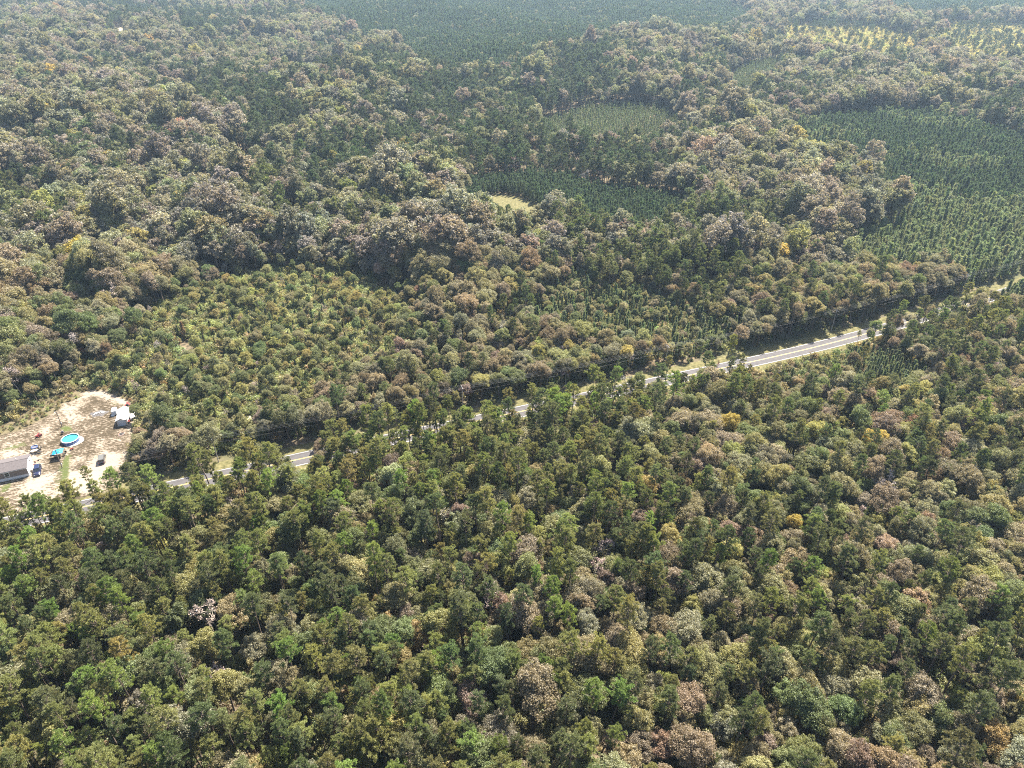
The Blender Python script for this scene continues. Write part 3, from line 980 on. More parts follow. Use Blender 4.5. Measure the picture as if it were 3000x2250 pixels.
def plant(spacing, y0, y1, chooser, want, limit=None, jitter=.42, thin=False):
    W = y1 * .92 + 160
    x, y = hexpts(spacing, -W, W, y0, y1, jitter)
    m = visible(x, y)
    x, y = x[m], y[m]
    st = stand_of(x, y)
    m = np.isin(st, want) if want is not None else np.ones(len(x), bool)
    m &= free_ground(x, y)
    if thin:      # the taller woods beyond the road stand wider apart
        m &= rng.random(len(x)) < np.interp(rdist(x, y), [30, 150], [1.0, .56])
    for sx, sy, sr in spec_xy: m &= np.hypot(x - sx, y - sy) > sr
    # a tree must not hide one of the trees that stand out
    u, v, dep = proj(x, y, ground_z(x, y) + 9)
    for (q, kd, s_, tn, lab), (sx, sy, sr) in zip(SPEC, spec_xy):
        su, sv = q[0] * 2212 / 3000, q[1] * 2212 / 3000
        sd = proj(sx, sy, 9)[2]
        k_ = 3.4 * s_ * FPX / sd * 2.16
        m &= ~((dep < sd) & (np.abs(u - su) < k_ * 1.1) & (v - sv > -k_ * .9) & (v - sv < k_ * 1.6))
    x, y, st = x[m], y[m], st[m]
    chooser(x, y, st)


def jig(c, amt=.16):
    c = np.array(c)
    return tuple(np.clip(c * (1 + rng.normal(0, amt)) * (1 + rng.normal(0, amt * .35, 3)), .01, .6))


def gap_hit(x, y, top, rad_):
    """would this tree cover one of the openings on to the road?"""
    for z in (top * .95, top * .75, top * .5, top * .2):
        u, v, d = proj(x, y, z)
        k_ = rad_ * FPX / d * 2.16
        for gu, gv, ru, rv in GAPS:
            if abs(u - gu) < ru + k_ * .6 and abs(v - gv) < rv + k_ * .35: return True
    return False


YVIS = [z5(*q) for q in [(-300, 800), (0, 740), (250, 690), (560, 540), (760, 420), (800, 350), (1020, 270), (1050, 225), (1180, 185), (1350, 195), (1640, 300), (1760, 420), (1800, 500), (1760, 640), (1700, 700), (1670, 830), (1680, 980), (1620, 1080),
        (1590, 1160), (1350, 1225), (1290, 1330), (1180, 1380), (960, 1345), (760, 1400), (560, 1400), (520, 1560), (440, 1660), (340, 1640), (250, 1490), (0, 1510), (-300, 1520)]]
YVIS = [(a_ * 2212 / 3000, b_ * 2212 / 3000) for a_, b_ in YVIS]


def yard_hit(x, y, top, rad_):
    """would this tree stand in front of the open yard?"""
    us_, vs_ = [], []
    for z, w in ((top, 0), (top * .85, .8), (top * .85, -.8), (top * .6, 1), (top * .6, -1), (top * .35, .5)):
        u, v, d = proj(x, y, z); us_.append(u + w * rad_ * FPX / d * 2.16); vs_.append(v)
    return bool(inpoly(np.array(us_), np.array(vs_), YVIS).any())


def choose_wood(x, y, st):
    u, v, dep = proj(x, y, 8)
    r_ = rdist(x, y)
    tri = inpoly(x, y, TRI)
    dscr = np.abs(seg_dist(x, y, STAND['scrub'] + STAND['scrub'][:1])); dedge = np.abs(seg_dist(x, y, STAND['edge_scrub'] + STAND['edge_scrub'][:1]))
    clump = fnoise(x, y, 34, 11); cl2 = fnoise(x, y, 60, 12); cl3 = fnoise(x, y, 22, 13)
    for i in range(len(x)):
        near = r_[i] < 0
        if near:
            pp = np.interp(u[i], [0, 500, 1100, 1500, 2212], [.52, .60, .52, .26, .16]) + .25 * clump[i]
            if r_[i] > -26: pp += .25
            if r_[i] > -15 and rng.random() < .42: continue
        else:
            pp = .24 + .38 * cl2[i] + .1 * clump[i]
            if st[i].startswith('pine_'): pp = .86
        s = rng.uniform(.68, 1.12)
        far = dep[i] > 330
        if r_[i] > 0:
            if r_[i] < 24: s = max(s, .86) * 1.05
            else: s *= np.interp(r_[i], [24, 60, 150], [1.0, 1.08, 1.34]) * (1 + .28 * cl3[i] + .12 * clump[i])
            if tri[i]: s *= .82
            if dscr[i] < 16: s *= np.interp(dscr[i], [0, 16], [.5, 1.0])
            if dedge[i] < 14: s *= np.interp(dedge[i], [0, 14], [.42, .9])
        q = rng.random()
        if q < .016:
            kd, tn = 'bare', ('baregrey' if rng.random() < .5 else 'barepink'); s *= rng.uniform(.6, .95)
        elif q < pp:
            kd = 'pine'
            if near: tn = rng.choice(['pine_l', 'pine_d', 'pine_b', 'pine_l'], p=[.34, .3, .16, .2])
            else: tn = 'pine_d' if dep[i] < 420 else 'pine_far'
            if near and u[i] > 1400 and rng.random() < .5: tn = 'pine_d'
        else:
            kd = 'broad'
            if near:
                w = [.30, .26, .16, .18, .06, .04] if u[i] > 1250 else [.36, .16, .08, .28, .10, .02]
            else:
                w = [.30, .28, .18, .16, .03, .05]
            tn = rng.choice(['olive', 'grey', 'gbrown', 'green', 'ygreen', 'pink'], p=w)
            if cl3[i] > .55 and rng.random() < .5: tn = 'gbrown'
            s *= rng.uniform(.8, 1.18)
            if not near and r_[i] > 60 and cl2[i] < .1: s *= 1.25
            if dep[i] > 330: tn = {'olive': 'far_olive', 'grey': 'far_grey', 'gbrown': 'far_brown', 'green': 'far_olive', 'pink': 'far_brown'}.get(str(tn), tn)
            if rng.random() < .005: tn = rng.choice(['yellow', 'orange', 'rust'], p=[.3, .4, .3])
        if r_[i] > -75 and r_[i] < 120 and u[i] < 2212:
            for _try in range(5):
                if not (near and r_[i] > -45 and gap_hit(x[i], y[i], 15 * s, 2.6 * s)) and not yard_hit(x[i], y[i], 16 * s, 3.3 * s): break
                s *= .8
            else: continue
        if near and u[i] > 1600 and r_[i] > -32: s *= np.interp(u[i], [1600, 1650, 1860, 1920], [.85, .62, .62, .84])
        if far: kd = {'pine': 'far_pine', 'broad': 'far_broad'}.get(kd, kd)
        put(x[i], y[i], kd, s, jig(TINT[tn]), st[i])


WOODS = ['wood', 'pine_mid', 'pine_left', 'pine_far_left', 'pine_row', 'pine_top_left']
plant(3.6, 20, 420, choose_wood, WOODS, thin=True)
plant(5.6, 420, 900, choose_wood, WOODS)
plant(7.0, 900, 2000, choose_wood, WOODS)


def choose_young(x, y, st):
    u, v, dep = proj(x, y, 5)
    n1 = fnoise(x, y, 26, 31); n2 = fnoise(x, y, 9, 32)
    for i in range(len(x)):
        tn, s = 'young_d', rng.uniform(.8, 1.12)
        if st[i] in ('light_young', 'patch1', 'patch2', 'patch3', 'patch4', 'near_young'): tn, s = 'young', rng.uniform(.55, .85)
        if st[i] == 'triangle_young':
            tn, s = 'young', rng.uniform(.45, .95)
            if rng.random() < .25: continue
            if rng.random() < .3:
                put(x[i], y[i], 'broad', rng.uniform(.35, .65), jig(TINT[rng.choice(['olive', 'green', 'grey'])]), st[i]); continue
        if st[i] == 'grove': s = rng.uniform(.75, 1.15)
        if st[i] in ('plant_top', 'plant_far_right'):
            s *= 1.6 * (1 + .22 * n1[i])
            if rng.random() < .06:
                put(x[i], y[i], 'far_broad', rng.uniform(.6, 1.0), jig(TINT['far_olive'], .15), st[i]); continue
            if n2[i] > .62 or rng.random() < .05: continue
        if st[i] == 'plant_right':
            s *= rng.uniform(.95, 1.5) * (1 + .15 * n1[i])
            if n2[i] > .66: continue
            if n1[i] > .3: tn = 'young'
            if v[i] > 440: tn = 'young'
            if rng.random() < .02: continue
        if st[i] == 'near_young' and gap_hit(x[i], y[i], 8 * s, 1.2): continue
        kd = 'young' if dep[i] < 330 else 'far_young'
        put(x[i], y[i], kd, s, jig(TINT[tn], .14), st[i])


plant(2.5, 120, 520, choose_young, ['triangle_young', 'near_young', 'grove'], jitter=.36)
plant(3.3, 250, 1500, choose_young, ['plant_right', 'patch2', 'patch3', 'patch4', 'light_young', 'patch1'], jitter=.33)
plant(5.0, 600, 2000, choose_young, ['plant_top', 'plant_far_right'], jitter=.36)


def choose_scrub(x, y, st):
    u, v, dep = proj(x, y, 2)
    c = fnoise(x, y, 12, 41); c2 = fnoise(x, y, 24, 42)
    for i in range(len(x)):
        edge = st[i] == 'edge_scrub'
        if edge:
            put(x[i], y[i], 'bush', rng.uniform(.3, .75), jig(TINT['dry' if rng.random() < .6 else 'scrub'], .2), st[i]); continue
        q = rng.random()
        if q < .07 + .12 * max(c2[i], 0):
            put(x[i], y[i], 'broad', rng.uniform(.34, .75), jig(TINT[rng.choice(['olive', 'green', 'ygreen', 'green'])]), st[i])
        elif q < .11 + .06 * max(c[i], 0):
            put(x[i], y[i], 'young', rng.uniform(.35, .8), jig(TINT['young' if rng.random() < .6 else 'pine_l']), st[i])
        elif q < .15 + .05 * max(c[i], 0):
            put(x[i], y[i], 'young', rng.uniform(.4, .75), jig(TINT['pine_d']), st[i])
        elif q < .16 + .05 * max(c[i], 0):
            put(x[i], y[i], 'bare', rng.uniform(.3, .5), jig(TINT['barepink']), st[i])
        else:
            put(x[i], y[i], 'bush', rng.uniform(.8, 1.9), jig(TINT['scrub' if rng.random() < .72 else ('green' if rng.random() < .5 else 'dry')], .2), st[i])


plant(1.75, 120, 460, choose_scrub, ['scrub', 'edge_scrub'])


def choose_clear(x, y, st):
    u, v, dep = proj(x, y, 2)
    for i in range(len(x)):
        q = rng.random()
        if q < .12: put(x[i], y[i], 'far_pine', rng.uniform(.6, 1.1), jig(TINT['pine_far']), st[i])
        elif q < .2: put(x[i], y[i], 'far_broad', rng.uniform(.4, .8), jig(TINT['olive']), st[i])
        else: put(x[i], y[i], 'bush', rng.uniform(1.6, 3.2), jig((.30, .28, .13), .15), st[i])


plant(5.0, 700, 1900, choose_clear, ['clear_top', 'clear_right'], jitter=.9)


def choose_glade(x, y, st):
    for i in range(len(x)):
        if rng.random() < .5: put(x[i], y[i], 'bush', rng.uniform(.5, 1.3), jig(TINT['scrub'], .2), st[i])


plant(3.0, 250, 600, choose_glade, ['glade'])

# verge trees that stand alone on the sand by the road
for q, kd, s, tn in [((250, 1395), 'pine', .62, 'pine_l')]:
    x, y = P(q[0], q[1], CROWN_C[kd] * s)
    put(x, y, kd, s, jig(TINT[tn], .05), 'wood')

TX = np.array(T['x']); TY = np.array(T['y']); TS = np.array(T['s']); TK = np.array(T['kind']); TT = np.array(T['tint']); TSt = np.array(T['stand'])
TZ = ground_z(TX, TY)
TROT = np.stack([rng.normal(0, .035, len(TX)), rng.normal(0, .035, len(TX)), rng.uniform(0, 6.283, len(TX))], -1)
TSC = np.stack([TS * rng.uniform(.88, 1.14, len(TX)), TS * rng.uniform(.88, 1.14, len(TX)), TS * rng.uniform(.9, 1.1, len(TX))], -1)
TV = np.array([rng.integers(0, len(PROTO[k_])) for k_ in TK])
print('trees', len(TX), {k_: int((TK == k_).sum()) for k_ in sorted(set(TK))})

# ------------------------------------------------------------------ which trees become objects of their own
NAME = {'pine': 'pine_tree', 'broad': 'broadleaf_tree', 'bare': 'bare_tree', 'young': 'young_pine', 'bush': 'shrub'}
CAT = {'pine': 'pine', 'broad': 'tree', 'bare': 'bare tree', 'young': 'young pine', 'bush': 'shrub'}
CH = {'pine': 14.0, 'broad': 9.5, 'bare': 9.5, 'young': 5.0, 'bush': 1.2}
CW = {'pine': 4.6, 'broad': 6.2, 'bare': 6.0, 'young': 2.8, 'bush': 2.4}
QUOTA = {'pine': 282, 'broad': 255, 'bare': 50, 'young': 150, 'bush': 200}
single = np.zeros(len(TX), bool)
for kd, nq in QUOTA.items():
    idx = np.nonzero(TK == kd)[0]
    u, v, dep = proj(TX[idx], TY[idx], TZ[idx] + CH[kd] * TS[idx])
    inside = (u > -20) & (u < 2232) & (v > -10) & (v < 1669)
    size = np.where(inside, CW[kd] * TS[idx] / dep, -1)
    o = np.argsort(-size)[:nq]
    o = o[size[o] > 0]
    single[idx[o]] = True


def cname(t, kd):
    r_, g_, b_ = t
    if kd == 'bare': return 'silver grey' if r_ / g_ < 1.22 else ('reddish' if r_ / g_ > 2 else 'pinkish grey')
    if r_ / g_ > 1.6: return 'rust brown' if r_ < .3 else 'orange'
    if r_ / g_ > 1.22: return 'golden' if b_ / g_ < .25 else 'pinkish brown'
    if r_ / g_ > 1.08: return 'tan grey'
    if b_ / g_ < .26: return 'bright green' if r_ / g_ < .72 else ('lime' if g_ > .16 else 'yellow green')
    if g_ < .095: return 'dark green'
    if b_ / g_ > .56: return 'grey olive'
    return 'olive green' if r_ / g_ > .92 else 'fresh green'


def sizew(s): return 'small' if s < .8 else ('large' if s > 1.08 else 'medium sized')


def where(x, y, u, v):
    r_ = float(rdist(np.array([x]), np.array([y]))[0])
    cols = ['by the left edge', 'left of the middle', 'in the middle', 'right of the middle', 'by the right edge']
    c = cols[int(np.clip(u / 2212 * 5, 0, 4))]
    if r_ < 0:
        if r_ > -15: b_ = 'lining the near side of the road'
        elif v > 1480: b_ = 'along the bottom of the near woods'
        elif v > 1300: b_ = 'in the lower near woods'
        elif v > 1130: b_ = 'in the mid part of the near woods'
        else: b_ = 'in the upper near woods behind the road'.replace(' behind the road', '')
    elif r_ < 24: b_ = 'facing the far side of the road'
    elif v > 700: b_ = 'in the woods just beyond the road'
    else: b_ = 'deep in the woods beyond the road'
    return b_ + ' ' + c


SHAPE = {'pine': ['with tufted open crown', 'with flat irregular top', 'with narrow tufted crown', 'with loose clumpy crown', 'with domed clumpy crown', 'with uneven crown', 'with rounded tufted crown'],
         'broad': ['with lumpy crown', 'with dented crown', 'with domed crown', 'with wide lobed crown', 'with uneven crown', 'with dense crown', 'with tall lobed crown', 'with rounded crown', 'with ragged crown']}


def make_tree(kd, var, x, y, z, rot, sc, tint, label, group):
    pr = PROTO[kd][var]
    root = bpy.data.objects.new(NAME[kd], None); root.empty_display_size = 1
    root.location = (x, y, z); root.rotation_euler = tuple(float(q) for q in rot); root.scale = tuple(float(q) for q in sc)
    COL.objects.link(root)
    tag(root, label, CAT[kd], group)
    for pn in ('trunk', 'crown'):
        nm = {'bush': {'trunk': 'stem', 'crown': 'foliage'}}.get(kd, {}).get(pn, pn)
        c = bpy.data.objects.new(nm, pr[pn])
        COL.objects.link(c)
        c.parent = root
        c['tint'] = [float(q) for q in tint]
    return root


GROUPS = {'pine': 'pines of the near woods and road edge', 'broad': 'broadleaf trees of the near woods', 'bare': 'leafless trees scattered through the woods', 'young': 'young pines', 'bush': 'shrubs of the overgrown scrub'}
ANCH = []
for (q, kd, s_, tn, lab) in SPEC:
    w_ = lab.replace(',', '').split()
    e_ = next(i for i, t in enumerate(w_) if t in ('tree', 'crown', 'pine', 'conifer', 'oak'))
    ANCH.append((q[0] * 2212 / 3000, q[1] * 2212 / 3000, 'the ' + ' '.join(w_[:e_ + 1])))
for (x_, y_), nm in [(z5(920, 830), 'the round pool'), (z5(1575, 540), 'the metal shed'), (z5(1290, 490), 'the burnt heap'), (z5(500, 780), 'the red riding mower'), (z5(150, 1150), 'the mobile home'), (z5(1630, 175), 'the blue tarp bundle'),
                     (z5(765, 560), 'the back yard pole'), ((2060, 940), 'the road where cables show'), ((890, 1342), 'the shaded road gap'), ((1520, 1207), 'the middle road gap'), ((2384, 1021), 'the wide road opening')]:
    ANCH.append((x_ * 2212 / 3000, y_ * 2212 / 3000, nm))
AU = np.array([q[0] for q in ANCH]); AVv = np.array([q[1] for q in ANCH])


def beside(u, v):
    d_ = np.hypot(AU - u, AVv - v); k_ = int(np.argmin(d_)); du, dv_ = u - AU[k_], v - AVv[k_]
    far_ = 'just ' if d_[k_] < 60 else ('' if d_[k_] < 130 else 'well ')
    if abs(du) > 2 * abs(dv_): r_ = 'right of' if du > 0 else 'left of'
    elif abs(dv_) > 2 * abs(du): r_ = 'below' if dv_ > 0 else 'above'
    else: r_ = ('below' if dv_ > 0 else 'above') + ' and ' + ('right of' if du > 0 else 'left of')
    return far_ + r_ + ' ' + ANCH[k_][2]


LAB = {}
for i in np.nonzero(single)[0]:
    kd = str(TK[i])
    u, v, _d = proj(TX[i], TY[i], TZ[i] + CH[kd] * TS[i])
    col = cname(TT[i], kd); sz = sizew(TS[i]); w = where(TX[i], TY[i], u, v); nb = beside(u, v)
    if kd in SHAPE: base_ = f'{col} {"pine" if kd == "pine" else "tree"} {SHAPE[kd][TV[i]]}'
    elif kd == 'bare': base_ = f'{col} leafless tree'
    elif kd == 'young': base_ = f'{col} {"low" if TS[i] < .6 else "tall" if TS[i] > .85 else ""} spire shaped young pine'
    else: base_ = f'{col} {"low" if TS[i] < .9 else "tall" if TS[i] > 1.7 else "bushy"} shrub ' + ('behind the sandy yard' if TSt[i] == 'edge_scrub' else 'in the overgrown scrub')
    LAB[i] = [' '.join(f'{base_} {nb}'.split()[:16]), ' '.join(f'{sz} {base_} {nb}'.split()), ' '.join(f'{sz} {base_} {w}'.split())]
from collections import Counter
use = {i: 0 for i in LAB}
for lv in (1, 2):
    cnt = Counter(LAB[i][use[i]] for i in LAB)
    for i in LAB:
        if cnt[LAB[i][use[i]]] > 1 and len(LAB[i][lv].split()) <= 16: use[i] = lv
FIN = {i: LAB[i][use[i]] for i in LAB}
same = {}
for i in FIN: same.setdefault(FIN[i], []).append(i)
ORD = ['leftmost', 'second from left', 'third from left', 'fourth from left', 'fifth from left', 'sixth from left', 'seventh from left', 'eighth from left']
for lab, ids in same.items():
    if 1 < len(ids) <= 8:
        ids.sort(key=lambda i: proj(TX[i], TY[i], TZ[i] + 8)[0])
        for k_, i in enumerate(ids):
            t_ = f'{ORD[k_]} {lab}'.replace('medium sized ', '')
            if len(t_.split()) <= 16: FIN[i] = t_
for i in LAB:
    kd = str(TK[i])
    make_tree(kd, TV[i], TX[i], TY[i], TZ[i], TROT[i], TSC[i], TT[i], FIN[i], GROUPS[kd])
for (q, kd, s, tn, lab), (x, y, _r) in zip(SPEC, spec_xy):
    make_tree(kd, int(rng.integers(0, len(PROTO[kd]))), x, y, float(ground_z(x, y)), (0, 0, rng.uniform(0, 6.28)), (s, s, s), jig(TINT[tn], .03), lab, 'trees that stand out by colour')

# ------------------------------------------------------------------ everything past that: one object per stand, copies by geometry nodes
def scatter_group(kinds):
    ng = bpy.data.node_groups.new('scatter', 'GeometryNodeTree')
    ng.interface.new_socket('Geometry', in_out='INPUT', socket_type='NodeSocketGeometry')
    ng.interface.new_socket('Geometry', in_out='OUTPUT', socket_type='NodeSocketGeometry')
    gi = ng.nodes.new('NodeGroupInput'); go = ng.nodes.new('NodeGroupOutput')
    join = ng.nodes.new('GeometryNodeJoinGeometry')

    def attr(nm, ty):
        n_ = ng.nodes.new('GeometryNodeInputNamedAttribute'); n_.data_type = ty; n_.inputs['Name'].default_value = nm
        return next(o for o in n_.outputs if o.enabled and o.name == 'Attribute')
    vid, rot, scl = attr('vid', 'INT'), attr('rot', 'FLOAT_VECTOR'), attr('scl', 'FLOAT_VECTOR')
    for (kd, v_), code in kinds.items():
        oi = ng.nodes.new('GeometryNodeObjectInfo'); oi.inputs['Object'].default_value = PROTO[kd][v_]['full']
        cmp_ = ng.nodes.new('FunctionNodeCompare'); cmp_.data_type = 'INT'; cmp_.operation = 'EQUAL'
        ints = [s for s in cmp_.inputs if s.type == 'INT']
        ng.links.new(vid, ints[0]); ints[1].default_value = code
        iop = ng.nodes.new('GeometryNodeInstanceOnPoints')
        ng.links.new(gi.outputs[0], iop.inputs['Points'])
        ng.links.new(cmp_.outputs[0], iop.inputs['Selection'])
        ng.links.new(oi.outputs['Geometry'], iop.inputs['Instance'])
        ng.links.new(rot, iop.inputs['Rotation']); ng.links.new(scl, iop.inputs['Scale'])
        ng.links.new(iop.outputs[0], join.inputs[0])
    ng.links.new(join.outputs[0], go.inputs[0])
    return ng


CODE = {}
for kd in PROTO:
    for v_ in range(len(PROTO[kd])): CODE[(kd, v_)] = len(CODE)


def scatter(name, label, x, y, z, rot, sc, tint, kinds, var):
    if not len(x): return None
    me = bpy.data.meshes.new(name)
    me.vertices.add(len(x))
    me.vertices.foreach_set('co', np.stack([x, y, z], -1).astype(np.float32).ravel())
    code = np.array([CODE[(str(a_), int(b_))] for a_, b_ in zip(kinds, var)], np.int32)
    me.attributes.new('vid', 'INT', 'POINT').data.foreach_set('value', code)
    me.attributes.new('rot', 'FLOAT_VECTOR', 'POINT').data.foreach_set('vector', rot.astype(np.float32).ravel())
    me.attributes.new('scl', 'FLOAT_VECTOR', 'POINT').data.foreach_set('vector', sc.astype(np.float32).ravel())
    t4 = np.concatenate([tint, np.ones((len(x), 1))], 1).astype(np.float32)
    me.attributes.new('tint', 'FLOAT_COLOR', 'POINT').data.foreach_set('color', t4.ravel())
    o = bpy.data.objects.new(name, me); COL.objects.link(o)
    md = o.modifiers.new('scatter', 'NODES')
    used = {k_: c for k_, c in CODE.items() if c in set(code.tolist())}
    md.node_group = scatter_group(used)
    return tag(o, label, kind='stuff')


rest = ~single
RD = rdist(TX, TY)
_u, _v, _dep = proj(TX, TY, TZ + 8)
groups = [
    ('forest', 'mixed pine and oak woods on the near side of the road', lambda: (RD < 0) & np.isin(TSt, WOODS)),
    ('forest', 'mixed woods just beyond the road', lambda: (RD >= 0) & np.isin(TSt, WOODS) & (_dep < 420)),
    ('forest', 'grey olive and dark green woods in the middle distance', lambda: (RD >= 0) & np.isin(TSt, WOODS) & (_dep >= 420) & (_dep < 800)),
    ('forest', 'hazy far woods towards the horizon', lambda: (RD >= 0) & np.isin(TSt, WOODS) & (_dep >= 800)),
    ('pine_plantation', 'large dark green pine plantation beyond the road', lambda: TSt == 'plant_right'),
    ('pine_plantation', 'far bluish pine plantation reaching the top of the view', lambda: np.isin(TSt, ['plant_top', 'plant_far_right'])),
    ('pine_plantation', 'dense dark grove of young pines by the grassy glade', lambda: TSt == 'grove'),
    ('pine_plantation', 'light green patches of young pines among far woods', lambda: np.isin(TSt, ['light_young', 'patch1', 'patch2', 'patch3', 'patch4'])),
    ('young_pine_thicket', 'young pines between taller trees by the road', lambda: np.isin(TSt, ['triangle_young', 'near_young'])),
    ('scrub', 'overgrown olive scrub above the yard', lambda: np.isin(TSt, ['scrub', 'glade'])),
    ('scrub', 'dry rough strip along the back of the yard', lambda: TSt == 'edge_scrub'),
    ('scrub', 'pale cleared land with scattered pines far away', lambda: np.isin(TSt, ['clear_top', 'clear_right'])),
]
for nm, lab, fn in groups:
    mk = fn() & rest
    scatter(nm, lab, TX[mk], TY[mk], TZ[mk], TROT[mk], TSC[mk], TT[mk], TK[mk], TV[mk])

# undergrowth below the near trees and along the verge
ux, uy = hexpts(2.3, -330, 330, 20, 420)
m = visible(ux, uy, 60)
ux, uy = ux[m], uy[m]
st = stand_of(ux, uy)
r_ = rdist(ux, uy)
m = ((r_ < -4.6) | (r_ > 8.0)) & ~inpoly(ux, uy, YARDX) & ~inpoly(ux, uy, meadow_poly) & ~np.isin(st, ['scrub', 'edge_scrub', 'grove', 'plant_right'])
m &= rng.random(len(ux)) < .8
ux, uy, r_ = ux[m], uy[m], r_[m]
n = len(ux)
us = rng.uniform(.6, 1.9, n)
us = np.where((r_ > -7) & (r_ < 12), us * .42, us)
ut = np.array([jig(TINT[rng.choice(['olive', 'green', 'dry', 'scrub'], p=[.3, .35, .2, .15])], .2) for _ in range(n)])
scatter('undergrowth', 'low undergrowth between the trees and along the road', ux, uy, ground_z(ux, uy), np.stack([np.zeros(n), np.zeros(n), rng.uniform(0, 6.28, n)], -1), np.stack([us, us, us * .9], -1), ut, np.full(n, 'bush'), rng.integers(0, len(PROTO['bush']), n))

# ------------------------------------------------------------------ the yard
def zi(x, y): return (x * 140 / 1787, 1300 + y * 140 / 1787)            # house close-up
def z2(x, y): return (80 + x * 180 / 2133, 1240 + y * 180 / 2133)       # pool close-up
def z3(x, y): return (310 + x * 120 / 1659, 1170 + y * 120 / 1659)      # shed close-up
def z4(x, y): return (260 + x * 80 / 1896, 1310 + y * 80 / 1896)        # parked car close-up


# mobile home: local x along the road, y away from it; origin at the near right ground corner
A0 = P(*zi(1118, 1200), 0)
HOUSE_TH = math.atan2(*(A0 - P(*zi(0, 1440), 0))[::-1])
WALL_T, SK = 3.35, .95
Bk = P(*zi(1060, 390), WALL_T)
ax = np.array([math.cos(HOUSE_TH), math.sin(HOUSE_TH)]); an = np.array([-ax[1], ax[0]])
HD = float(np.clip(np.dot(Bk - A0, an) - .3, 5.0, 9.0))
print('house depth', HD, 'theta', math.degrees(HOUSE_TH))
HL = 21.0
h = thing('mobile_home', 'grey roofed mobile home with taupe siding and white skirting', 'mobile home', (A0[0], A0[1], 0), HOUSE_TH)
MB().box((-HL / 2, HD / 2, (WALL_T + SK) / 2), (HL, HD, WALL_T - SK)).build('wall', M['taupe'], h)
mb = MB()
mb.box((-HL / 2, HD / 2, SK / 2), (HL + .04, HD + .04, SK - .004))
mb.build('skirting', M['skirt'], h)
# gable end clad in white boards, facing away from the road's left end
RR = .95
g = MB()
nb_ = 12
for i in range(nb_):
    z0_ = SK + (WALL_T - SK) * i / nb_; z1_ = SK + (WALL_T - SK) * (i + 1) / nb_
    g.box((.02, HD / 2, (z0_ + z1_) / 2), (.035, HD, (z1_ - z0_) * .96), tilt=(0, -.06))
g.add([(.012, 0, WALL_T), (.012, HD, WALL_T), (.012, HD / 2, WALL_T + RR), (-.1, 0, WALL_T), (-.1, HD, WALL_T), (-.1, HD / 2, WALL_T + RR)], [(0, 1, 2), (5, 4, 3), (0, 2, 5, 3), (2, 1, 4, 5), (0, 3, 4, 1)])
g.build('gable_siding', M['skirt'], h)
ov = .32
rf = MB()
for s_y in (0, 1):
    y_e = -ov if s_y == 0 else HD + ov
    z_e = WALL_T - ov * RR / (HD / 2)
    ym = HD / 2
    v_ = [(-HL - .3, y_e, z_e), (.3, y_e, z_e), (.3, ym, WALL_T + RR), (-HL - .3, ym, WALL_T + RR)]
    top = [(x_, y_, z_ + .14) for x_, y_, z_ in v_]
    f_ = [(0, 1, 5, 4), (1, 2, 6, 5), (3, 0, 4, 7), (4, 5, 6, 7), (3, 2, 1, 0)]
    if s_y: f_ = [tuple(reversed(q)) for q in f_]
    rf.add(v_ + top, f_)
roof = rf.build('roof', M['shingle'], h)
c_ = MB()
for k_ in range(13):                       # courses of shingles as shallow steps on the near slope
    t0 = k_ / 13
    y_ = -ov + (HD / 2 + ov) * t0; z_ = WALL_T - ov * RR / (HD / 2) + (RR + ov * RR / (HD / 2)) * t0 + .145
    c_.box((-HL / 2, y_ + .05, z_ + .012), (HL + .6, .10, .02), tilt=(math.atan2(RR, HD / 2), 0))
cc = c_.build('shingle_course', M['shingle'], roof); cc['kind'] = 'stuff'
MB().box((-HL / 2, HD / 2, WALL_T + RR + .15), (HL + .6, .3, .05)).build('ridge_cap', M['shingle'], roof)
for x_, y_ in ((-3.0, HD * .66), (-10.6, HD * .62), (-11.2, HD * .62)):
    z_ = WALL_T + RR * (1 - abs(y_ - HD / 2) / (HD / 2)) + .1
    MB().tube((x_, y_, z_), (x_, y_, z_ + .38), .09, n=10).build('vent_pipe', M['white'], roof)
for x_ in (-5.4, -14.5):
    w_ = MB().box((x_, -.03, 2.15), (1.15, .06, 1.35), bev=0).build('window', M['glass'], h)
    fr = MB()
    for dx_, dz_, sx_, sz_ in ((-.63, 0, .14, 1.6), (.63, 0, .14, 1.6), (0, .74, 1.12, .13), (0, -.74, 1.12, .13), (0, 0, 1.12, .06)):
        fr.box((x_ + dx_, -.05, 2.15 + dz_), (sx_, .09, sz_))
    fr.build('window_frame', M['white'], w_)
w_ = MB().box((.05, HD * .72, 2.2), (.06, .8, .9)).build('window', M['glass'], h)
MB().box((.06, HD * .72, 1.68), (.1, 1.0, .1)).build('window_sill', M['white'], w_)
dr = MB().box((.055, HD * .35, 1.97), (.06, .9, 2.02)).build('door', M['doorgrey'], h)
MB().tube((.08, HD * .35 - .34, 1.95), (.15, HD * .35 - .34, 1.95), .035).build('handle', M['chrome'], dr)
st_ = MB()
for k_ in range(4): st_.box((.35 + .3 * k_, HD * .35, (.9 - .22 * k_) / 2), (.3, 1.2, .9 - .22 * k_))
st_.build('steps', M['greypole'], h)
MB().box((-HL / 2, -ov - .02, WALL_T - .14), (HL + .6, .05, .16)).build('gutter', M['white'], h)


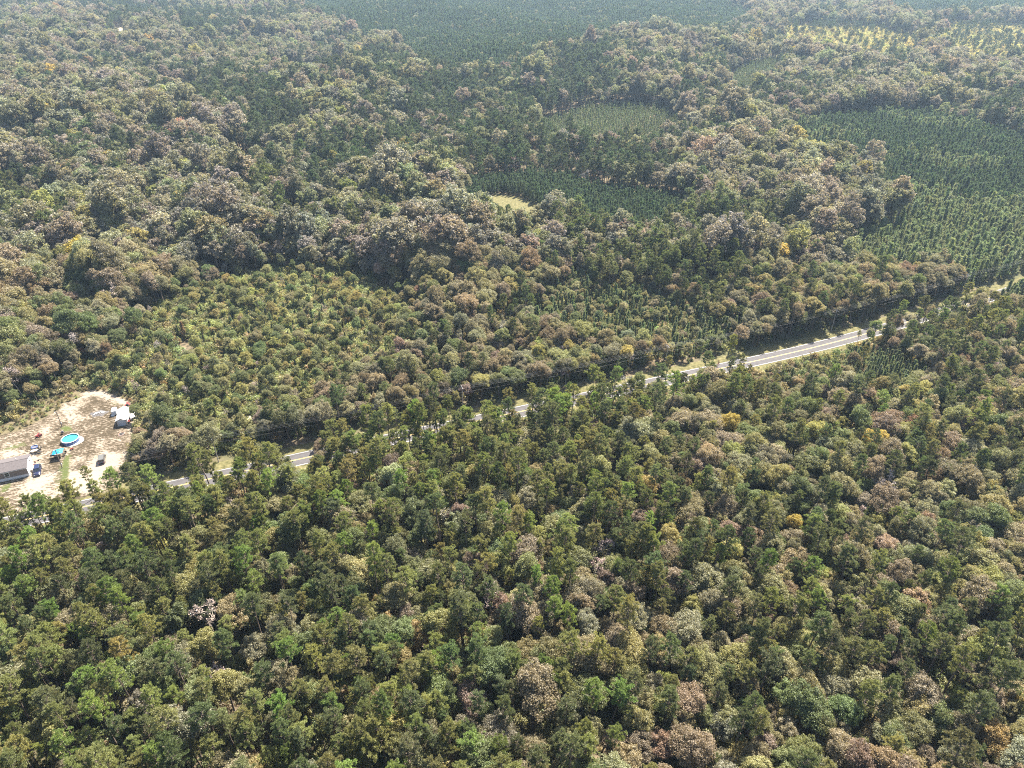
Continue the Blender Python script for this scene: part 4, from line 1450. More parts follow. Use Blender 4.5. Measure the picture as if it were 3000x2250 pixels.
# cars
def car(name, label, px, px2, paint, boxy, group, width=1.9, length=5.0, height=1.78):
    """px: photo pixel of the middle of the tail, px2: of the nose (both on the ground)"""
    c0 = np.array(px); c1 = np.array(px2)
    mid = (c0 + c1) / 2; d = c1 - c0
    rz = math.atan2(d[1], d[0]) - math.pi / 2                # local +y is the nose
    o = thing(name, label, 'car', (mid[0], mid[1], .036), rz, group)
    L, W, H = length, width, height
    sill, belt = .34, 1.06
    hood = L * .5 - (1.35 if not boxy else 1.5)
    b = MB()
    # lower body as rings along y with rounded shoulders
    ys_ = [-L / 2, -L / 2 + .12, -L / 2 + .4, 0, hood, L / 2 - .35, L / 2 - .08, L / 2]
    zt = [belt - .25, belt - .05, belt, belt, belt - .02, belt - .14, belt - .26, belt - .42]
    wd = [W * .84, W * .94, W, W, W, W * .97, W * .90, W * .80]
    ring = []
    for y_, z_, w__ in zip(ys_, zt, wd):
        hw = w__ / 2
        ring.append([(-hw + .06, y_, sill), (-hw, y_, sill + .14), (-hw, y_, z_ - .16), (-hw + .10, y_, z_), (hw - .10, y_, z_), (hw, y_, z_ - .16), (hw, y_, sill + .14), (hw - .06, y_, sill)])
    vs = [p_ for r_2 in ring for p_ in r_2]; n_ = 8; fs = []
    for i in range(len(ring) - 1):
        for k_ in range(n_): fs.append((i * n_ + k_, i * n_ + (k_ + 1) % n_, (i + 1) * n_ + (k_ + 1) % n_, (i + 1) * n_ + k_))
    fs += [tuple(range(n_)), tuple(range(len(vs) - 1, len(vs) - n_ - 1, -1))]
    b.add(vs, fs)
    body = b.build('body', paint, o, True)
    # cabin: glass band with a painted roof
    y0, y1 = -L / 2 + (.16 if boxy else .28), hood + (.05 if boxy else .12)
    ty0, ty1 = y0 + (.12 if boxy else .35), hood - (.28 if boxy else .75)
    hw0, hw1 = W / 2 - .08, W / 2 - (.14 if boxy else .24)
    zg = H - .10
    MB().add([(-hw0, y0, belt - .02), (hw0, y0, belt - .02), (hw0, y1, belt - .02), (-hw0, y1, belt - .02), (-hw1, ty0, zg), (hw1, ty0, zg), (hw1, ty1, zg), (-hw1, ty1, zg)],
             [(0, 1, 5, 4), (1, 2, 6, 5), (2, 3, 7, 6), (3, 0, 4, 7), (4, 5, 6, 7)]).build('glasshouse', M['glass'], o)
    MB().box((0, (ty0 + ty1) / 2, zg + .045), (2 * hw1 + .06, ty1 - ty0 + .08, .10), bev=.12).build('roof', paint, o)
    for s_x in (-1, 1):
        pl_ = MB()
        for t_ in (0, .36, .7, 1):
            yb = y0 + (y1 - y0) * t_; yt = ty0 + (ty1 - ty0) * t_
            pl_.tube((s_x * (hw0 + .005), yb, belt), (s_x * (hw1 + .01), yt, zg), .045, n=6)
        pl_.build('pillar', paint, o)
        MB().box((s_x * (hw1 - .05), (ty0 + ty1) / 2, zg + .14), (.05, ty1 - ty0 - .3, .05)).build('roof_rail', M['chrome'] if not boxy else M['dark'], o)
        MB().box((s_x * (W / 2 + .10), y1 - .25, belt + .08), (.22, .12, .17), bev=.03).build('mirror', M['dark'] if boxy else paint, o)
        MB().box((s_x * W * .36, L / 2 - .05, belt - .42), (.34, .10, .18), bev=.05).build('headlight', M['lamp'], o)
        MB().box((s_x * W * .37, -L / 2 + .03, belt - .28), (.2, .10, .34)).build('tail_light', M['taillamp'], o)
        for yw in (-L * .30, L * .31):
            x_ = s_x * (W / 2 - .13)
            wl = MB().lathe((0, 0, 0), [(.19, -.12), (.35, -.12), (.375, -.08), (.375, .08), (.35, .12), (.19, .12)], 16, True)
            wl.v = [(x_ + z_, yw + x2, .375 + y2) for x2, y2, z_ in wl.v]
            w_ = wl.build('wheel', M['dark'], o, True)
            rm = MB().tube((x_ - .10, yw, .375), (x_ + .10, yw, .375), .20, n=12)
            rm.build('rim', M['wheelgrey'], w_)
    MB().box((0, L / 2 - .02, sill + .14), (W * .84, .16, .22), bev=.05).build('bumper', M['dark'] if boxy else paint, o)
    MB().box((0, -L / 2 + .02, sill + .14), (W * .84, .16, .22), bev=.05).build('bumper', M['dark'] if boxy else paint, o)
    MB().box((0, L / 2 - .01, belt - .42), (W * .36, .07, .16)).build('grille', M['dark'], o)
    return o


nose = P(*zi(1415, 1225), 0); tail = P(*zi(1460, 870), 0)
dv = (nose - tail) / np.linalg.norm(nose - tail)
mid = (nose + tail) / 2 + np.array([0.1, -.2])
car('parked_suv', 'dark navy blue car parked by the gable end of the mobile home', mid - dv * 2.5, mid + dv * 2.5, M['navy'], False, 'cars parked on the sand')
nose = P(*z4(1010, 640), 0); tail = P(*z4(935, 1215), 0)
dv = (nose - tail) / np.linalg.norm(nose - tail)
mid = (nose + tail) / 2
car('parked_suv', 'boxy grey car parked alone on the white sand drive', mid - dv * 2.35, mid + dv * 2.35, M['silver'], True, 'cars parked on the sand', 1.88, 4.7, 1.85)

# shed
S0 = P(*z3(500, 1105), 0); S1 = P(*z3(870, 1045), 0)
STH = math.atan2(*(S1 - S0)[::-1])
SW = max(2.9, float(np.linalg.norm(S1 - S0))); SL = 7.2; SE = 2.35; SR = .62
print('shed', SW, math.degrees(STH))
sh = thing('metal_shed', 'white metal shed with gabled roof and pale door in the yard', 'shed', (S0[0], S0[1], .03), STH)
wl = MB()
wl.box((SW / 2, SL / 2, SE / 2), (SW, SL, SE))
wl.add([(0, .0, SE), (SW, .0, SE), (SW / 2, .0, SE + SR), (0, SL, SE), (SW, SL, SE), (SW / 2, SL, SE + SR)], [(0, 1, 2), (5, 4, 3), (0, 2, 5, 3), (2, 1, 4, 5)])
wl.build('wall', M['white'], sh)
rf = MB(); o_ = .25
for s_ in (0, 1):
    xe = -o_ if s_ == 0 else SW + o_
    ze = SE - o_ * SR / (SW / 2) + .01
    v_ = [(xe, -o_, ze), (xe, SL + o_, ze), (SW / 2, SL + o_, SE + SR + .012), (SW / 2, -o_, SE + SR + .012)]
    tp = [(x_, y_, z_ + .07) for x_, y_, z_ in v_]
    rf.add(v_ + tp, [(0, 1, 2, 3), (7, 6, 5, 4), (0, 4, 5, 1), (1, 5, 6, 2), (3, 7, 4, 0)])
srf = rf.build('roof', M['white'], sh)
for k_ in range(11):
    y_ = -.1 + (SL + .2) * k_ / 10
    for s_ in (-1, 1):
        xe = SW / 2 + s_ * (SW / 2 + o_); ze = SE - o_ * SR / (SW / 2) + .085
        MB().tube((xe, y_, ze), (SW / 2 + s_ * .05, y_, SE + SR + .085), .022, n=5).build('roof_rib', M['white'], srf)
MB().box((SW / 2, SL / 2, SE + SR + .095), (.24, SL + 2 * o_, .03)).build('ridge_cap', M['cream'], srf)
dr = MB()
for k_ in range(5):
    dr.box((SW * .54, -.03, .16 + .36 * k_ + .16), (SW * .72, .05, .34))
dr.build('door', M['doorgrey'], sh)
for x_ in (.06, SW - .06, SW * .54 - SW * .36 - .07, SW * .54 + SW * .36 + .07):
    MB().box((x_, -.035, SE / 2), (.12, .07, SE)).build('door_trim', M['trimbrown'], sh)
MB().add([(.05, -.03, SE), (SW - .05, -.03, SE), (SW / 2, -.03, SE + SR - .08), (.05, -.002, SE), (SW - .05, -.002, SE), (SW / 2, -.002, SE + SR - .08)], [(0, 1, 2), (5, 4, 3), (0, 2, 5, 3), (2, 1, 4, 5), (1, 0, 3, 4)]).build('gable_panel', M['trimbrown'], sh)

# white box trailer standing left of the shed, white covered trailer to its right
q = P(*z3(375, 640), 0)
t = thing('cargo_trailer', 'small white box trailer half hidden behind the left side of the shed', 'trailer', (q[0], q[1], .03), STH)
MB().box((0, .8, 1.15), (1.5, 2.4, 1.5), bev=.08).build('box', M['white'], t)
MB().box((0, .8, .36), (1.3, 2.3, .1)).build('chassis', M['dark'], t)
for s_ in (-1, 1): MB().tube((s_ * .72, .7, .3), (s_ * .86, .7, .3), .3, n=14).build('wheel', M['dark'], t)
MB().tube((0, -.4, .36), (0, -1.2, .34), .05).build('hitch', M['dark'], t)
q = P(*z3(1070, 850), 0)
t = thing('covered_trailer', 'trailer under a pale grey tarp right of the shed', 'trailer', (q[0] + .5, q[1] + .6, .03), STH + .28)
tp = MB()
nx_, ny_ = 6, 9
gr = []
for j in range(ny_):
    for i in range(nx_):
        u_ = i / (nx_ - 1) * 2 - 1; v2 = j / (ny_ - 1) * 2 - 1
        z_ = 1.55 - .18 * u_ * u_ - .12 * v2 * v2 + .05 * math.sin(3.1 * i + 1.7 * j)
        if i in (0, nx_ - 1): z_ -= .45
        if j in (0, ny_ - 1): z_ -= .35
        gr.append((u_ * 1.15, v2 * 1.75 + 1.2, z_))
tp.add(gr, [(j * nx_ + i, j * nx_ + i + 1, (j + 1) * nx_ + i + 1, (j + 1) * nx_ + i) for j in range(ny_ - 1) for i in range(nx_ - 1)])
tp.build('tarp', M['white'], t, True)
MB().box((0, 1.2, .72), (2.0, 3.2, .7), bev=.1).build('bed', M['trimbrown'], t)
for s_ in (-1, 1): MB().tube((s_ * .95, 1.0, .34), (s_ * 1.12, 1.0, .34), .34, n=14).build('wheel', M['dark'], t)
MB().tube((0, -.4, .42), (0, -1.5, .4), .05).build('hitch', M['dark'], t)


def tractor(name, label, q, rz, s=1.0, cat='tractor'):
    o = thing(name, label, cat, (q[0], q[1], .035), rz); o.scale = (s, s, s)
    MB().box((0, .75, .95), (.62, 1.35, .5), bev=.12).build('hood', M['red'], o)
    MB().box((0, -.35, .72), (.8, 1.0, .16), bev=.05).build('platform', M['dark'], o)
    MB().box((0, -.62, .98), (.5, .45, .12), bev=.08).box((0, -.82, 1.2), (.5, .1, .45), bev=.03).build('seat', M['dark'], o)
    for s_ in (-1, 1):
        w_ = MB().tube((s_ * .56, -.55, .55), (s_ * .88, -.55, .55), .55, n=18).build('rear_wheel', M['dark'], o)
        MB().tube((s_ * .60, -.55, .55), (s_ * .90, -.55, .55), .28, n=12).build('rim', M['red'], w_)
        w_ = MB().tube((s_ * .5, 1.05, .32), (s_ * .72, 1.05, .32), .32, n=14).build('front_wheel', M['dark'], o)
        MB().box((s_ * .70, -.5, 1.15), (.36, .8, .07), bev=.05).build('fender', M['red'], o)
    MB().tube((0, .05, 1.1), (0, -.2, 1.3), .03).tube((0, -.19, 1.29), (0, -.22, 1.33), .2, n=14).build('steering_wheel', M['dark'], o)
    return o


q = P(*z3(910, 300), 0)
tr = tractor('tractor', 'red tractor with black box scraper parked behind the shed', q, STH + .12, 1.0)
sc_ = MB()
sc_.box((0, -2.2, .5), (1.6, .07, .6)).box((-.8, -1.85, .45), (.06, .75, .5)).box((.8, -1.85, .45), (.06, .75, .5)).box((0, -1.5, .5), (1.6, .06, .12))
sc_.tube((-.3, -.9, .6), (-.3, -1.6, .6), .05).tube((.3, -.9, .6), (.3, -1.6, .6), .05)
sc_.build('box_scraper', M['dark'], tr)
q = P(*z2(415, 460), 0)
m_ = tractor('riding_mower', 'small red riding mower alone on the left of the yard', q, STH + 2.4, .72, 'mower')
MB().box((0, .3, .42), (1.25, .9, .2), bev=.2).build('mower_deck', M['red'], m_)
MB().box((0, -.62, 1.1), (.44, .4, .06), bev=.05).build('seat_cushion', M['cream'], m_)


def push_mower(label, q, rz):
    o = thing('push_mower', label, 'mower', (q[0], q[1], .035), rz, 'red things beside the shed')
    MB().box((0, 0, .28), (.55, .75, .2), bev=.12).build('deck', M['red'], o)
    MB().tube((0, .05, .38), (0, .05, .58), .14, n=12).build('engine', M['dark'], o)
    for s_ in (-1, 1):
        for y_ in (-.3, .3): MB().tube((s_ * .27, y_, .12), (s_ * .33, y_, .12), .12, n=10).build('wheel', M['dark'], o)
    MB().tube((-.22, -.3, .3), (-.22, -1.0, .95), .018, n=5).tube((.22, -.3, .3), (.22, -1.0, .95), .018, n=5).tube((-.22, -1.0, .95), (.22, -1.0, .95), .018, n=5).build('handle', M['dark'], o)
    return o


push_mower('red push mower between the shed and the covered trailer, upper one', P(*z3(935, 690), 0), .7)
q = P(*z3(955, 925), 0)
o = thing('wheelbarrow', 'pinkish red wheelbarrow by the near right corner of the shed', 'wheelbarrow', (q[0], q[1], .035), .4, 'red things beside the shed')
MB().add([(-.35, -.45, .35), (.35, -.45, .35), (.3, .45, .3), (-.3, .45, .3), (-.45, -.6, .7), (.45, -.6, .7), (.4, .65, .66), (-.4, .65, .66)], [(3, 2, 1, 0), (0, 1, 5, 4), (1, 2, 6, 5), (2, 3, 7, 6), (3, 0, 4, 7)]).build('tray', M['red'], o)
MB().tube((-.04, .8, .2), (.04, .8, .2), .2, n=14).build('wheel', M['dark'], o)
for s_ in (-1, 1):
    MB().tube((s_ * .05, .8, .2), (s_ * .33, -1.1, .6), .022, n=5).build('handle', M['pole'], o)
    MB().tube((s_ * .26, -.4, .45), (s_ * .26, -.45, .0), .02, n=5).build('leg', M['dark'], o)

# fire ring
q = P(*z3(640, 1420), 0)
o = thing('fire_ring', 'ring of pinkish stones around black ash in front of the shed', 'fire pit', (q[0], q[1], .03))
st0 = None
for k_ in range(13):
    a_ = 2 * math.pi * k_ / 13 + random.uniform(-.08, .08); rr = 1.0 + random.uniform(-.07, .07)
    if st0 is None:
        st0 = MB().box((0, 0, .12), (.40, .26, .26), bev=.08).build('stone', M['stone'], o); sb = st0
    else:
        sb = st0.copy(); COL.objects.link(sb); sb.parent = o
    sb.location = (rr * math.cos(a_), rr * math.sin(a_), 0); sb.rotation_euler = (random.uniform(-.15, .15), random.uniform(-.15, .15), a_ + 1.57 + random.uniform(-.3, .3))
    s_ = random.uniform(.8, 1.15); sb.scale = (s_, s_, s_)
MB().lathe((0, 0, 0), [(.95, .012), (.7, .05), (.3, .09), (.01, .1)], 18).build('ash_bed', M['ash'], o)
for k_ in range(5):
    a_ = k_ * 1.3
    MB().tube((.5 * math.cos(a_), .5 * math.sin(a_), .08), (-.35 * math.cos(a_ + .5), -.35 * math.sin(a_ + .5), .22), .07, .055, 7).build('log', M['char'], o)

# burnt rubbish heap with pale sheets
q = P(*z5(1285, 495), 0)
o = thing('burn_pile', 'flat burnt heap with pale scraps of sheeting in the middle of the yard', 'burn pile', (q[0], q[1], .03), .2)
v_ = []; n_ = 22
hp = MB()
pr = [(2.3, .01), (1.7, .10), (1.0, .24), (.4, .33), (.02, .34)]
hp.lathe((0, 0, 0), pr, n_)
hp.v = [(x_ * (1.25 + .25 * math.sin(3 * math.atan2(y_, x_))), y_ * (.85 + .2 * math.sin(5 * math.atan2(y_, x_))), z_ + (random.uniform(-.04, .05) if z_ > .05 else 0)) for x_, y_, z_ in hp.v]
hp.build('ash_heap', M['ash'], o)
for cx_, cy2, w_, l_, r2 in ((-.3, .1, .8, 1.4, .3), (.7, .45, .7, 1.2, -.4), (1.5, .35, .5, .8, .9), (-1.3, -.35, .4, .7, 1.2)):
    gr = []
    for j in range(4):
        for i in range(4): gr.append(((i / 3 - .5) * w_, (j / 3 - .5) * l_, .36 - .1 * abs(cx_) + random.uniform(-.08, .1)))
    R2 = Matrix.Rotation(r2 + 1.57, 3, 'Z')
    gr = [tuple(R2 @ Vector(p_) + Vector((cx_, cy2, 0))) for p_ in gr]
    MB().add(gr, [(j * 4 + i, j * 4 + i + 1, j * 4 + i + 5, j * 4 + i + 4) for j in range(3) for i in range(3)]).build('scrap_sheet', M['white'], o)
for k_ in range(6):
    a_ = k_ * 1.1
    MB().tube((1.6 * math.cos(a_), .9 * math.sin(a_), .14), (.6 * math.cos(a_ + .6), .5 * math.sin(a_ + .6), .38), .05, .03, 5).build('branch', M['char'], o)

# swimming pool
q = P(*z2(1505, 570), .55)
PR = 2.55
o = thing('swimming_pool', 'round above-ground pool with turquoise water and white rim', 'pool', (q[0], q[1], .03))
PH = 1.12
MB().lathe((0, 0, 0), [(PR, 0), (PR + .03, .3), (PR, PH - .05)], 48).build('outer_wall', M['poolwall'], o, True)
MB().lathe((0, 0, 0), [(PR - .06, PH - .05), (PR - .07, .3), (PR - .3, .06), (.01, .06)], 48).build('liner', M['poolliner'], o, True)
MB().lathe((0, 0, PH), [(PR + .10, -.05), (PR + .10, .03), (PR - .12, .03), (PR - .12, -.05)], 48, True).build('rim', M['poolrim'], o)
MB().lathe((0, 0, 0), [(PR - .065, .80), (1.2, .80), (.01, .80)], 48).build('water', M['water'], o)
for k_ in range(16):
    a_ = 2 * math.pi * k_ / 16
    MB().tube((math.cos(a_) * (PR + .06), math.sin(a_) * (PR + .06), 0), (math.cos(a_) * (PR + .06), math.sin(a_) * (PR + .06), PH), .045, n=6).build('frame_post', M['poolrim'], o)
ld = MB()
for s_ in (-.22, .22):
    ld.tube((-PR - .75, s_, 0), (-PR - .1, s_, PH + .45), .03, n=6).tube((-PR + .3, s_, .8), (-PR - .1, s_, PH + .45), .03, n=6)
for k_ in range(4): ld.tube((-PR - .62 + .13 * k_, -.22, .25 + .28 * k_), (-PR - .62 + .13 * k_, .22, .25 + .28 * k_), .025, n=5)
l_ = ld.build('ladder', M['chrome'], o); l_.rotation_euler = (0, 0, .6)
# pale ground sheet under the pool, sticking out on the right
gs = [(q[0] + .75 + (PR + .55 + .16 * math.sin(4 * t_ + 1)) * math.cos(t_), q[1] - .1 + (PR + .25 + .12 * math.sin(3 * t_)) * math.sin(t_)) for t_ in np.linspace(0, 6.283, 29)[:-1]]
g_ = MB()
g_.add([(x_, y_, .06) for x_, y_ in gs] + [(x_, y_, .045) for x_, y_ in gs], [tuple(range(28)), tuple(range(55, 27, -1))] + [(i, (i + 1) % 28, 28 + (i + 1) % 28, 28 + i) for i in range(28)])
tag(g_.build('ground_sheet', M['poolrim']), 'white ground sheet spread under the round pool', 'ground sheet')

# paddling pool
q = P(*z2(245, 835), .1)
o = thing('paddling_pool', 'small blue paddling pool behind the mobile home', 'paddling pool', (q[0], q[1], .03))
MB().lathe((0, 0, 0), [(.92, .0), (.98, .14), (.96, .30), (.86, .34), (.80, .26), (.78, .06)], 28).build('side', M['kiddie'], o, True)
MB().lathe((0, 0, 0), [(.79, .05), (.01, .05)], 28).build('floor', M['kiddiefloor'], o)

# patio set beside the house
q = P(*z2(265, 1010), 0)
tb = thing('patio_table', 'long table under a beige cover next to the gable end', 'table', (q[0], q[1], .035), STH)
MB().box((0, 0, .74), (2.2, 1.0, .05), bev=.08).build('tabletop', M['cream'], tb)
for sx_ in (-1, 1):
    for sy_ in (-1, 1): MB().box((sx_ * .95, sy_ * .4, .36), (.07, .07, .72)).build('leg', M['dark'], tb)


def chair(label, q, rz):
    o = thing('patio_chair', label, 'chair', (q[0], q[1], .035), rz, 'dark chairs around the yard')
    MB().box((0, 0, .44), (.52, .5, .06), bev=.06).build('seat', M['dark'], o)
    MB().box((0, -.25, .75), (.52, .06, .6), tilt=(.15, 0)).build('backrest', M['dark'], o)
    for sx_ in (-1, 1):
        MB().box((sx_ * .28, .0, .64), (.06, .5, .04)).build('armrest', M['dark'], o)
        for sy_ in (-1, 1): MB().tube((sx_ * .24, sy_ * .22, .43), (sx_ * .27, sy_ * .25, 0), .025, n=5).build('leg', M['dark'], o)
    return o


for qq, rz, lab in [((125, 1000), 1.4, 'dark chair at the house end of the beige table'), ((400, 1010), -1.5, 'dark chair at the far end of the beige table'), ((405, 925), -2.2, 'dark chair behind the right end of the beige table'),
                    ((470, 880), 2.6, 'dark chair farthest from the house beyond the beige table'), ((475, 1010), -1.2, 'dark chair pushed away to the right of the beige table'), ((1345, 1010), .4, 'black chair on the sand right of the blue canopy'), ((1305, 1100), -.6, 'black chair nearest the grass strip right of the blue canopy')]:
    chair(lab, P(*z2(*qq), .2), rz)
for qq, lab in [((180, 1085), 'old tyre lying beside the beige table, nearer the house'), ((285, 1080), 'old tyre lying beside the beige table, farther from the house')]:
    q = P(*z2(*qq), .1)
    tag(MB().lathe((0, 0, 0), [(.2, .04), (.27, 0), (.36, .02), (.40, .11), (.36, .2), (.27, .22), (.2, .18)], 20, True).build('tyre', M['dark'], None, True), lab, 'tyre', 'old tyres').location = (q[0], q[1], .036)

# blue canopy and what stands beneath it
q = (P(*z2(960, 930), 2.4) + P(*z2(1190, 920), 2.4) + P(*z2(1150, 1035), 2.2) + P(*z2(930, 1055), 2.2)) / 4
o = thing('canopy', 'bright blue canopy on thin posts beside the yard pole', 'canopy', (q[0], q[1], .03), STH + .02)
cw, cd = 1.5, 1.35
gr = []
for j in range(7):
    for i in range(7):
        u_ = i / 3 - 1; v2 = j / 3 - 1
        gr.append((u_ * cw, v2 * cd, 2.75 - .42 * max(abs(u_), abs(v2)) + .03 * math.sin(5 * i + 3 * j) + .05 * u_))
MB().add(gr, [(j * 7 + i, j * 7 + i + 1, j * 7 + i + 8, j * 7 + i + 7) for j in range(6) for i in range(6)]).build('cover', M['bluetarp'], o)
for sx_ in (-1, 1):
    for sy_ in (-1, 1): MB().tube((sx_ * cw * .97, sy_ * cd * .97, 0), (sx_ * cw * .97, sy_ * cd * .97, 2.3), .025, n=6).build('post', M['dark'], o)
gq = P(*z2(880, 1150), .5)
o = thing('grill', 'black barrel grill in the shade by the blue canopy', 'grill', (gq[0], gq[1], .035), STH)
MB().tube((-.55, 0, .9), (.55, 0, .9), .3, n=14).build('barrel', M['dark'], o)
for sx_ in (-1, 1):
    for sy_ in (-1, 1): MB().tube((sx_ * .45, sy_ * .22, .7), (sx_ * .5, sy_ * .3, 0), .025, n=5).build('leg', M['dark'], o)
MB().tube((.3, 0, 1.15), (.3, 0, 1.6), .05, n=8).build('chimney', M['dark'], o)
gq = P(*z2(1060, 1110), .4)
o = thing('picnic_table', 'dark picnic table under the blue canopy', 'table', (gq[0], gq[1], .035), STH)
MB().box((0, 0, .74), (1.7, .75, .05)).build('tabletop', M['pole'], o)
for sy_ in (-1, 1): MB().box((0, sy_ * .62, .44), (1.7, .26, .05)).build('bench', M['pole'], o)
for sx_ in (-1, 1): MB().box((sx_ * .6, 0, .36), (.08, 1.3, .08)).tube((sx_ * .6, -.5, 0), (sx_ * .6, -.15, .72), .04, n=5).tube((sx_ * .6, .5, 0), (sx_ * .6, .15, .72), .04, n=5).build('leg', M['pole'], o)
gq = P(*z2(960, 1085), .3)
o = thing('cooler', 'red cooler box under the edge of the blue canopy', 'cooler', (gq[0], gq[1], .035), .5)
MB().box((0, 0, .22), (.7, .42, .4), bev=.05).build('box', M['red'], o); MB().box((0, 0, .46), (.72, .44, .08), bev=.05).build('lid', M['white'], o)
gq = P(*z2(1545, 905), .2)
o = thing('toy_wagon', 'dark red toy wagon between the pool and the canopy', 'wagon', (gq[0], gq[1], .035), .7)
MB().box((0, 0, .32), (.9, .45, .06)).box((0, .22, .42), (.9, .03, .2)).box((0, -.22, .42), (.9, .03, .2)).box((.44, 0, .42), (.03, .42, .2)).box((-.44, 0, .42), (.03, .42, .2)).build('tray', M['red'], o)
for sx_ in (-.3, .3):
    for sy_ in (-.24, .24): MB().tube((sx_, sy_ - .03, .14), (sx_, sy_ + .03, .14), .14, n=10).build('wheel', M['dark'], o)
MB().tube((.45, 0, .3), (1.0, 0, .6), .02, n=5).build('handle', M['dark'], o)
gq = P(*zi(1365, 665), .2)
o = thing('tricycle', 'small red tricycle lying on the white sand by the navy car', 'tricycle', (gq[0], gq[1], .035), .9)
MB().tube((-.5, 0, .3), (.45, 0, .5), .06, n=6).tube((.45, 0, .5), (.55, 0, .25), .05, n=6).build('frame', M['red'], o)
MB().box((-.2, 0, .45), (.35, .28, .1), bev=.08).build('seat', M['red'], o)
for x_, y_, r2 in ((.55, 0, .25), (-.5, .3, .18), (-.5, -.3, .18)): MB().tube((x_, y_ - .04, r2), (x_, y_ + .04, r2), r2, n=12).build('wheel', M['dark'], o)
MB().tube((.42, -.28, .68), (.42, .28, .68), .025, n=5).build('handlebar', M['red'], o)
gq = P(*zi(1245, 760), .2)
o = thing('scooter', 'dark red scooter fallen beside the house gable', 'scooter', (gq[0], gq[1], .035), .25)
MB().box((0, 0, .12), (.9, .16, .05)).build('deck', M['red'], o); MB().tube((.45, 0, .12), (.62, .1, .75), .025, n=5).build('stem', M['red'], o)
for x_ in (-.45, .5): MB().tube((x_, -.03, .1), (x_, .03, .1), .1, n=10).build('wheel', M['dark'], o)
gq = P(*z2(1240, 350), .2)
o = thing('cement_mixer', 'pinkish grey drum mixer on the sand behind the pool', 'mixer', (gq[0], gq[1], .035), .6)
d_ = MB().lathe((0, 0, 0), [(.02, -.45), (.32, -.42), (.42, -.1), (.42, .1), (.26, .5), (.22, .5)], 18).build('drum', M['kiddiefloor'], o, True)
d_.location = (0, 0, .75); d_.rotation_euler = (.9, 0, 0)
for s_ in (-1, 1): MB().tube((s_ * .45, -.4, 0), (s_ * .45, .1, .75), .03, n=5).tube((s_ * .45, .45, 0), (s_ * .45, .1, .75), .03, n=5).build('stand', M['dark'], o)
gq = P(*z3(290, 650), .2)
bg_ = MB().box((0, 0, .2), (1.3, .7, .4), bev=.2)
bg_.v = [(x_ * (1 - .25 * (z_ > .3)), y_ * (1 - .3 * (z_ > .3)), z_) for x_, y_, z_ in bg_.v]
tag(bg_.build('sack', M['white']), 'white sack lying on the grass left of the shed', 'sack').location = (gq[0], gq[1], .036)
gq = P(*z5(1630, 178), .4)
o = thing('tarp_bundle', 'bright blue tarp bundle in the scrub behind the yard', 'tarp', (gq[0], gq[1], .0), .3)
gr = []
for j in range(5):
    for i in range(6): gr.append(((i / 5 - .5) * 1.9, (j / 4 - .5) * 1.3, 1.5 - .7 * ((i / 5 - .5) ** 2 + (j / 4 - .5) ** 2) * 3 + random.uniform(-.1, .1)))
MB().add(gr, [(j * 6 + i, j * 6 + i + 1, j * 6 + i + 7, j * 6 + i + 6) for j in range(4) for i in range(5)]).build('tarp', plain('cobalt_tarp', (.015, .08, .32), .4), o)
MB().box((0, 0, .55), (1.3, .9, 1.1), bev=.2).build('load', M['trimbrown'], o)

# service poles in the yard
for (b_, t_), lab in (((z5(808, 1200), z5(715, 965)), 'dark wooden service pole standing in the grass strip by the canopy'), ((z5(806, 665), z5(727, 470)), 'dark wooden service pole at the back of the yard behind the pool')):
    g0 = P(*b_, 0)
    zt = min(np.arange(4, 12, .05), key=lambda z_: abs(P(*t_, z_)[1] - g0[1]))
    tx, ty = P(*t_, zt)
    o = thing('service_pole', lab, 'pole', (g0[0], g0[1], .03), 0, 'service poles in the yard')
    MB().tube((0, 0, -.05), (tx - g0[0], ty - g0[1], zt), .15, .11, 10).build('shaft', M['pole'], o)
    MB().tube((tx - g0[0], ty - g0[1], zt - .35), (tx - g0[0] - .5, ty - g0[1], zt - .15), .03, n=6).build('lamp_arm', M['greypole'], o)
    MB().lathe((tx - g0[0] - .55, ty - g0[1], zt - .30), [(.16, 0), (.13, .12), (.02, .18)], 12).build('lamp_head', M['ceramic'], o)
    MB().box((.16, .1, 1.5), (.25, .18, .5), bev=.02).build('meter_box', M['doorgrey'], o)

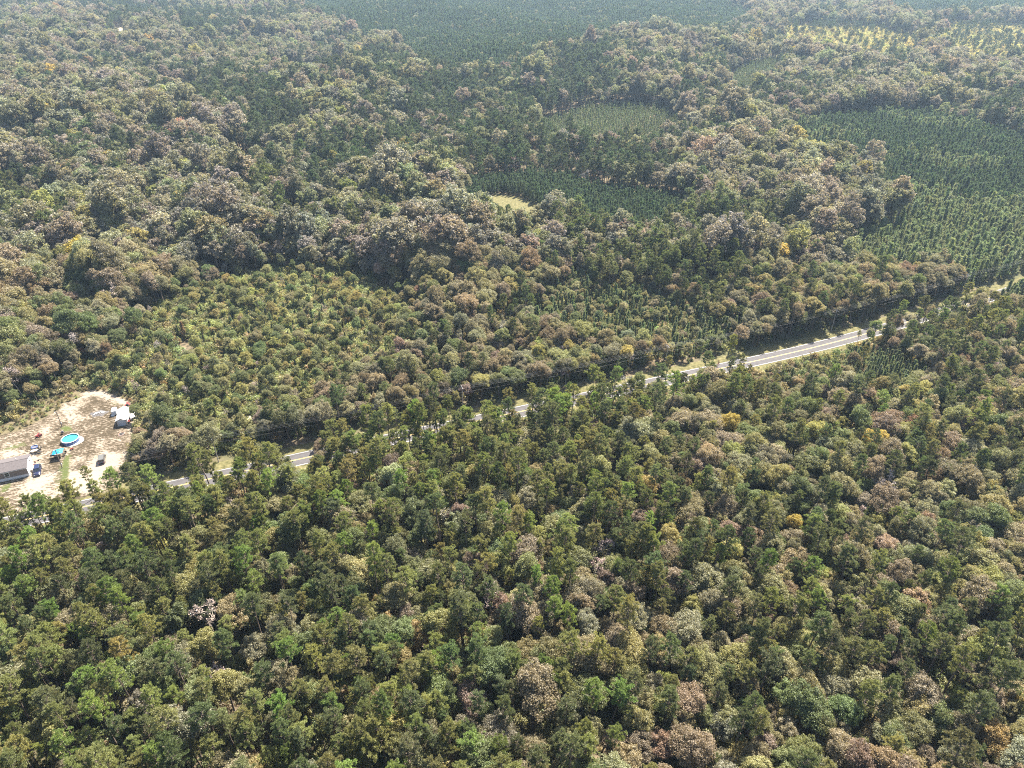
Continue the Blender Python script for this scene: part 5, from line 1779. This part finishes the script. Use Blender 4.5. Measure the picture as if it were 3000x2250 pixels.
# power line along the far side of the road
k0 = int(np.argmin(np.hypot(rl[:, 0] - P(626, 1342)[0], rl[:, 1] - P(626, 1342)[1])))
off_pole = float(np.dot(P(626, 1342) - rl[k0], nor[k0]))
off_pole = min(max(off_pole, 5.5), 7.5)
print('pole offset', off_pole)
tops = []
POLE_H = 10.2
first = None
for j, k_ in enumerate(range(k0 % 20, len(rl) - 2, 20)):
    b_ = rl[k_] + nor[k_] * off_pole
    if b_[0] > 420 or b_[0] < -330: continue
    ang = math.atan2(tang[k_][1], tang[k_][0]); gz = float(ground_z(*b_))
    cu = proj(b_[0], b_[1], 9)[0]
    pos = ['on the far road verge by the yard', 'on the far road verge among dark trees', 'on the far road verge near the road gap', 'on the far road verge where the road shows', 'on the far road verge at the distant bend']
    lab = 'grey wooden power pole ' + pos[int(np.clip(cu / 2212 * 5, 0, 4))]
    o = thing('power_pole', lab, 'power pole', (b_[0], b_[1], gz), ang, 'power poles along the road')
    if first is None:
        first = o
        MB().tube((0, 0, -.1), (0, 0, POLE_H), .16, .11, 10).build('shaft', M['greypole'], o)
        MB().box((0, 0, POLE_H - .55), (.10, 2.5, .12)).build('crossarm', M['greypole'], o)
        br = MB().tube((0, .9, POLE_H - .6), (.06, 0, POLE_H - 1.3), .025, n=5).tube((0, -.9, POLE_H - .6), (.06, 0, POLE_H - 1.3), .025, n=5).build('brace', M['greypole'], o)
        for y_ in (-1.15, -.35, .35, 1.15):
            i_ = MB().lathe((0, y_, POLE_H - .49), [(.03, 0), (.06, .06), (.04, .1), (.06, .16), (.02, .22)], 8).build('insulator', M['ceramic'], o)
    else:
        for ch in first.children:
            c_ = ch.copy(); COL.objects.link(c_); c_.parent = o
    tops.append((b_, ang, gz))
for y_, z_, lab in ((-1.15, -.27, 'power cable nearest the road on the pole crossarms'), (-.35, -.27, 'second power cable from the road on the crossarms'), (.35, -.27, 'third power cable from the road on the crossarms'), (1.15, -.27, 'power cable farthest from the road on the crossarms'), (0, -2.6, 'low cable strung below the pole crossarms')):
    mb = MB(); prev = None
    for (b0, a0, g0), (b1, a1, g1) in zip(tops[:-1], tops[1:]):
        p0 = Vector((b0[0] - math.sin(a0) * y_, b0[1] + math.cos(a0) * y_, g0 + POLE_H + z_)); p1 = Vector((b1[0] - math.sin(a1) * y_, b1[1] + math.cos(a1) * y_, g1 + POLE_H + z_))
        pts = [p0.lerp(p1, t_ / 10) - Vector((0, 0, 1.1 * 4 * (t_ / 10) * (1 - t_ / 10))) for t_ in range(11)]
        for u_, w_ in zip(pts[:-1], pts[1:]): mb.tube(u_, w_, .016, n=4, cap=False)
    tag(mb.build('power_cable', M['wire']), lab, 'cable', 'cables along the road')
# snapped pale trunk leaning by the first pole
q0 = P(596, 1355); 
o = thing('snag', 'pale broken trunk leaning beside the power pole', 'dead trunk', (q0[0], q0[1], 0))
MB().tube((0, 0, -.1), (.9, 1.2, 3.4), .2, .12, 8).tube((.9, 1.2, 3.4), (1.3, 1.3, 4.0), .12, .03, 6).build('trunk', M['cream'], o)


# ------------------------------------------------------------------ air
hz = MB()
hz.box((0, 1300, 72.5), (6400, 4400, 173))
haze = hz.build('haze', M['wire'])
haze.data.materials.clear()
m = bpy.data.materials.new('thin_haze'); m.use_nodes = True
nt = m.node_tree; nt.nodes.clear()
out = nt.nodes.new('ShaderNodeOutputMaterial'); pv = nt.nodes.new('ShaderNodeVolumePrincipled')
pv.inputs['Color'].default_value = (.55, .76, 1.0, 1)
pv.inputs['Density'].default_value = .000075
pv.inputs['Anisotropy'].default_value = .3
nt.links.new(pv.outputs[0], out.inputs['Volume'])
haze.data.materials.append(m)
tag(haze, 'thin bluish haze over the far woods', kind='stuff')
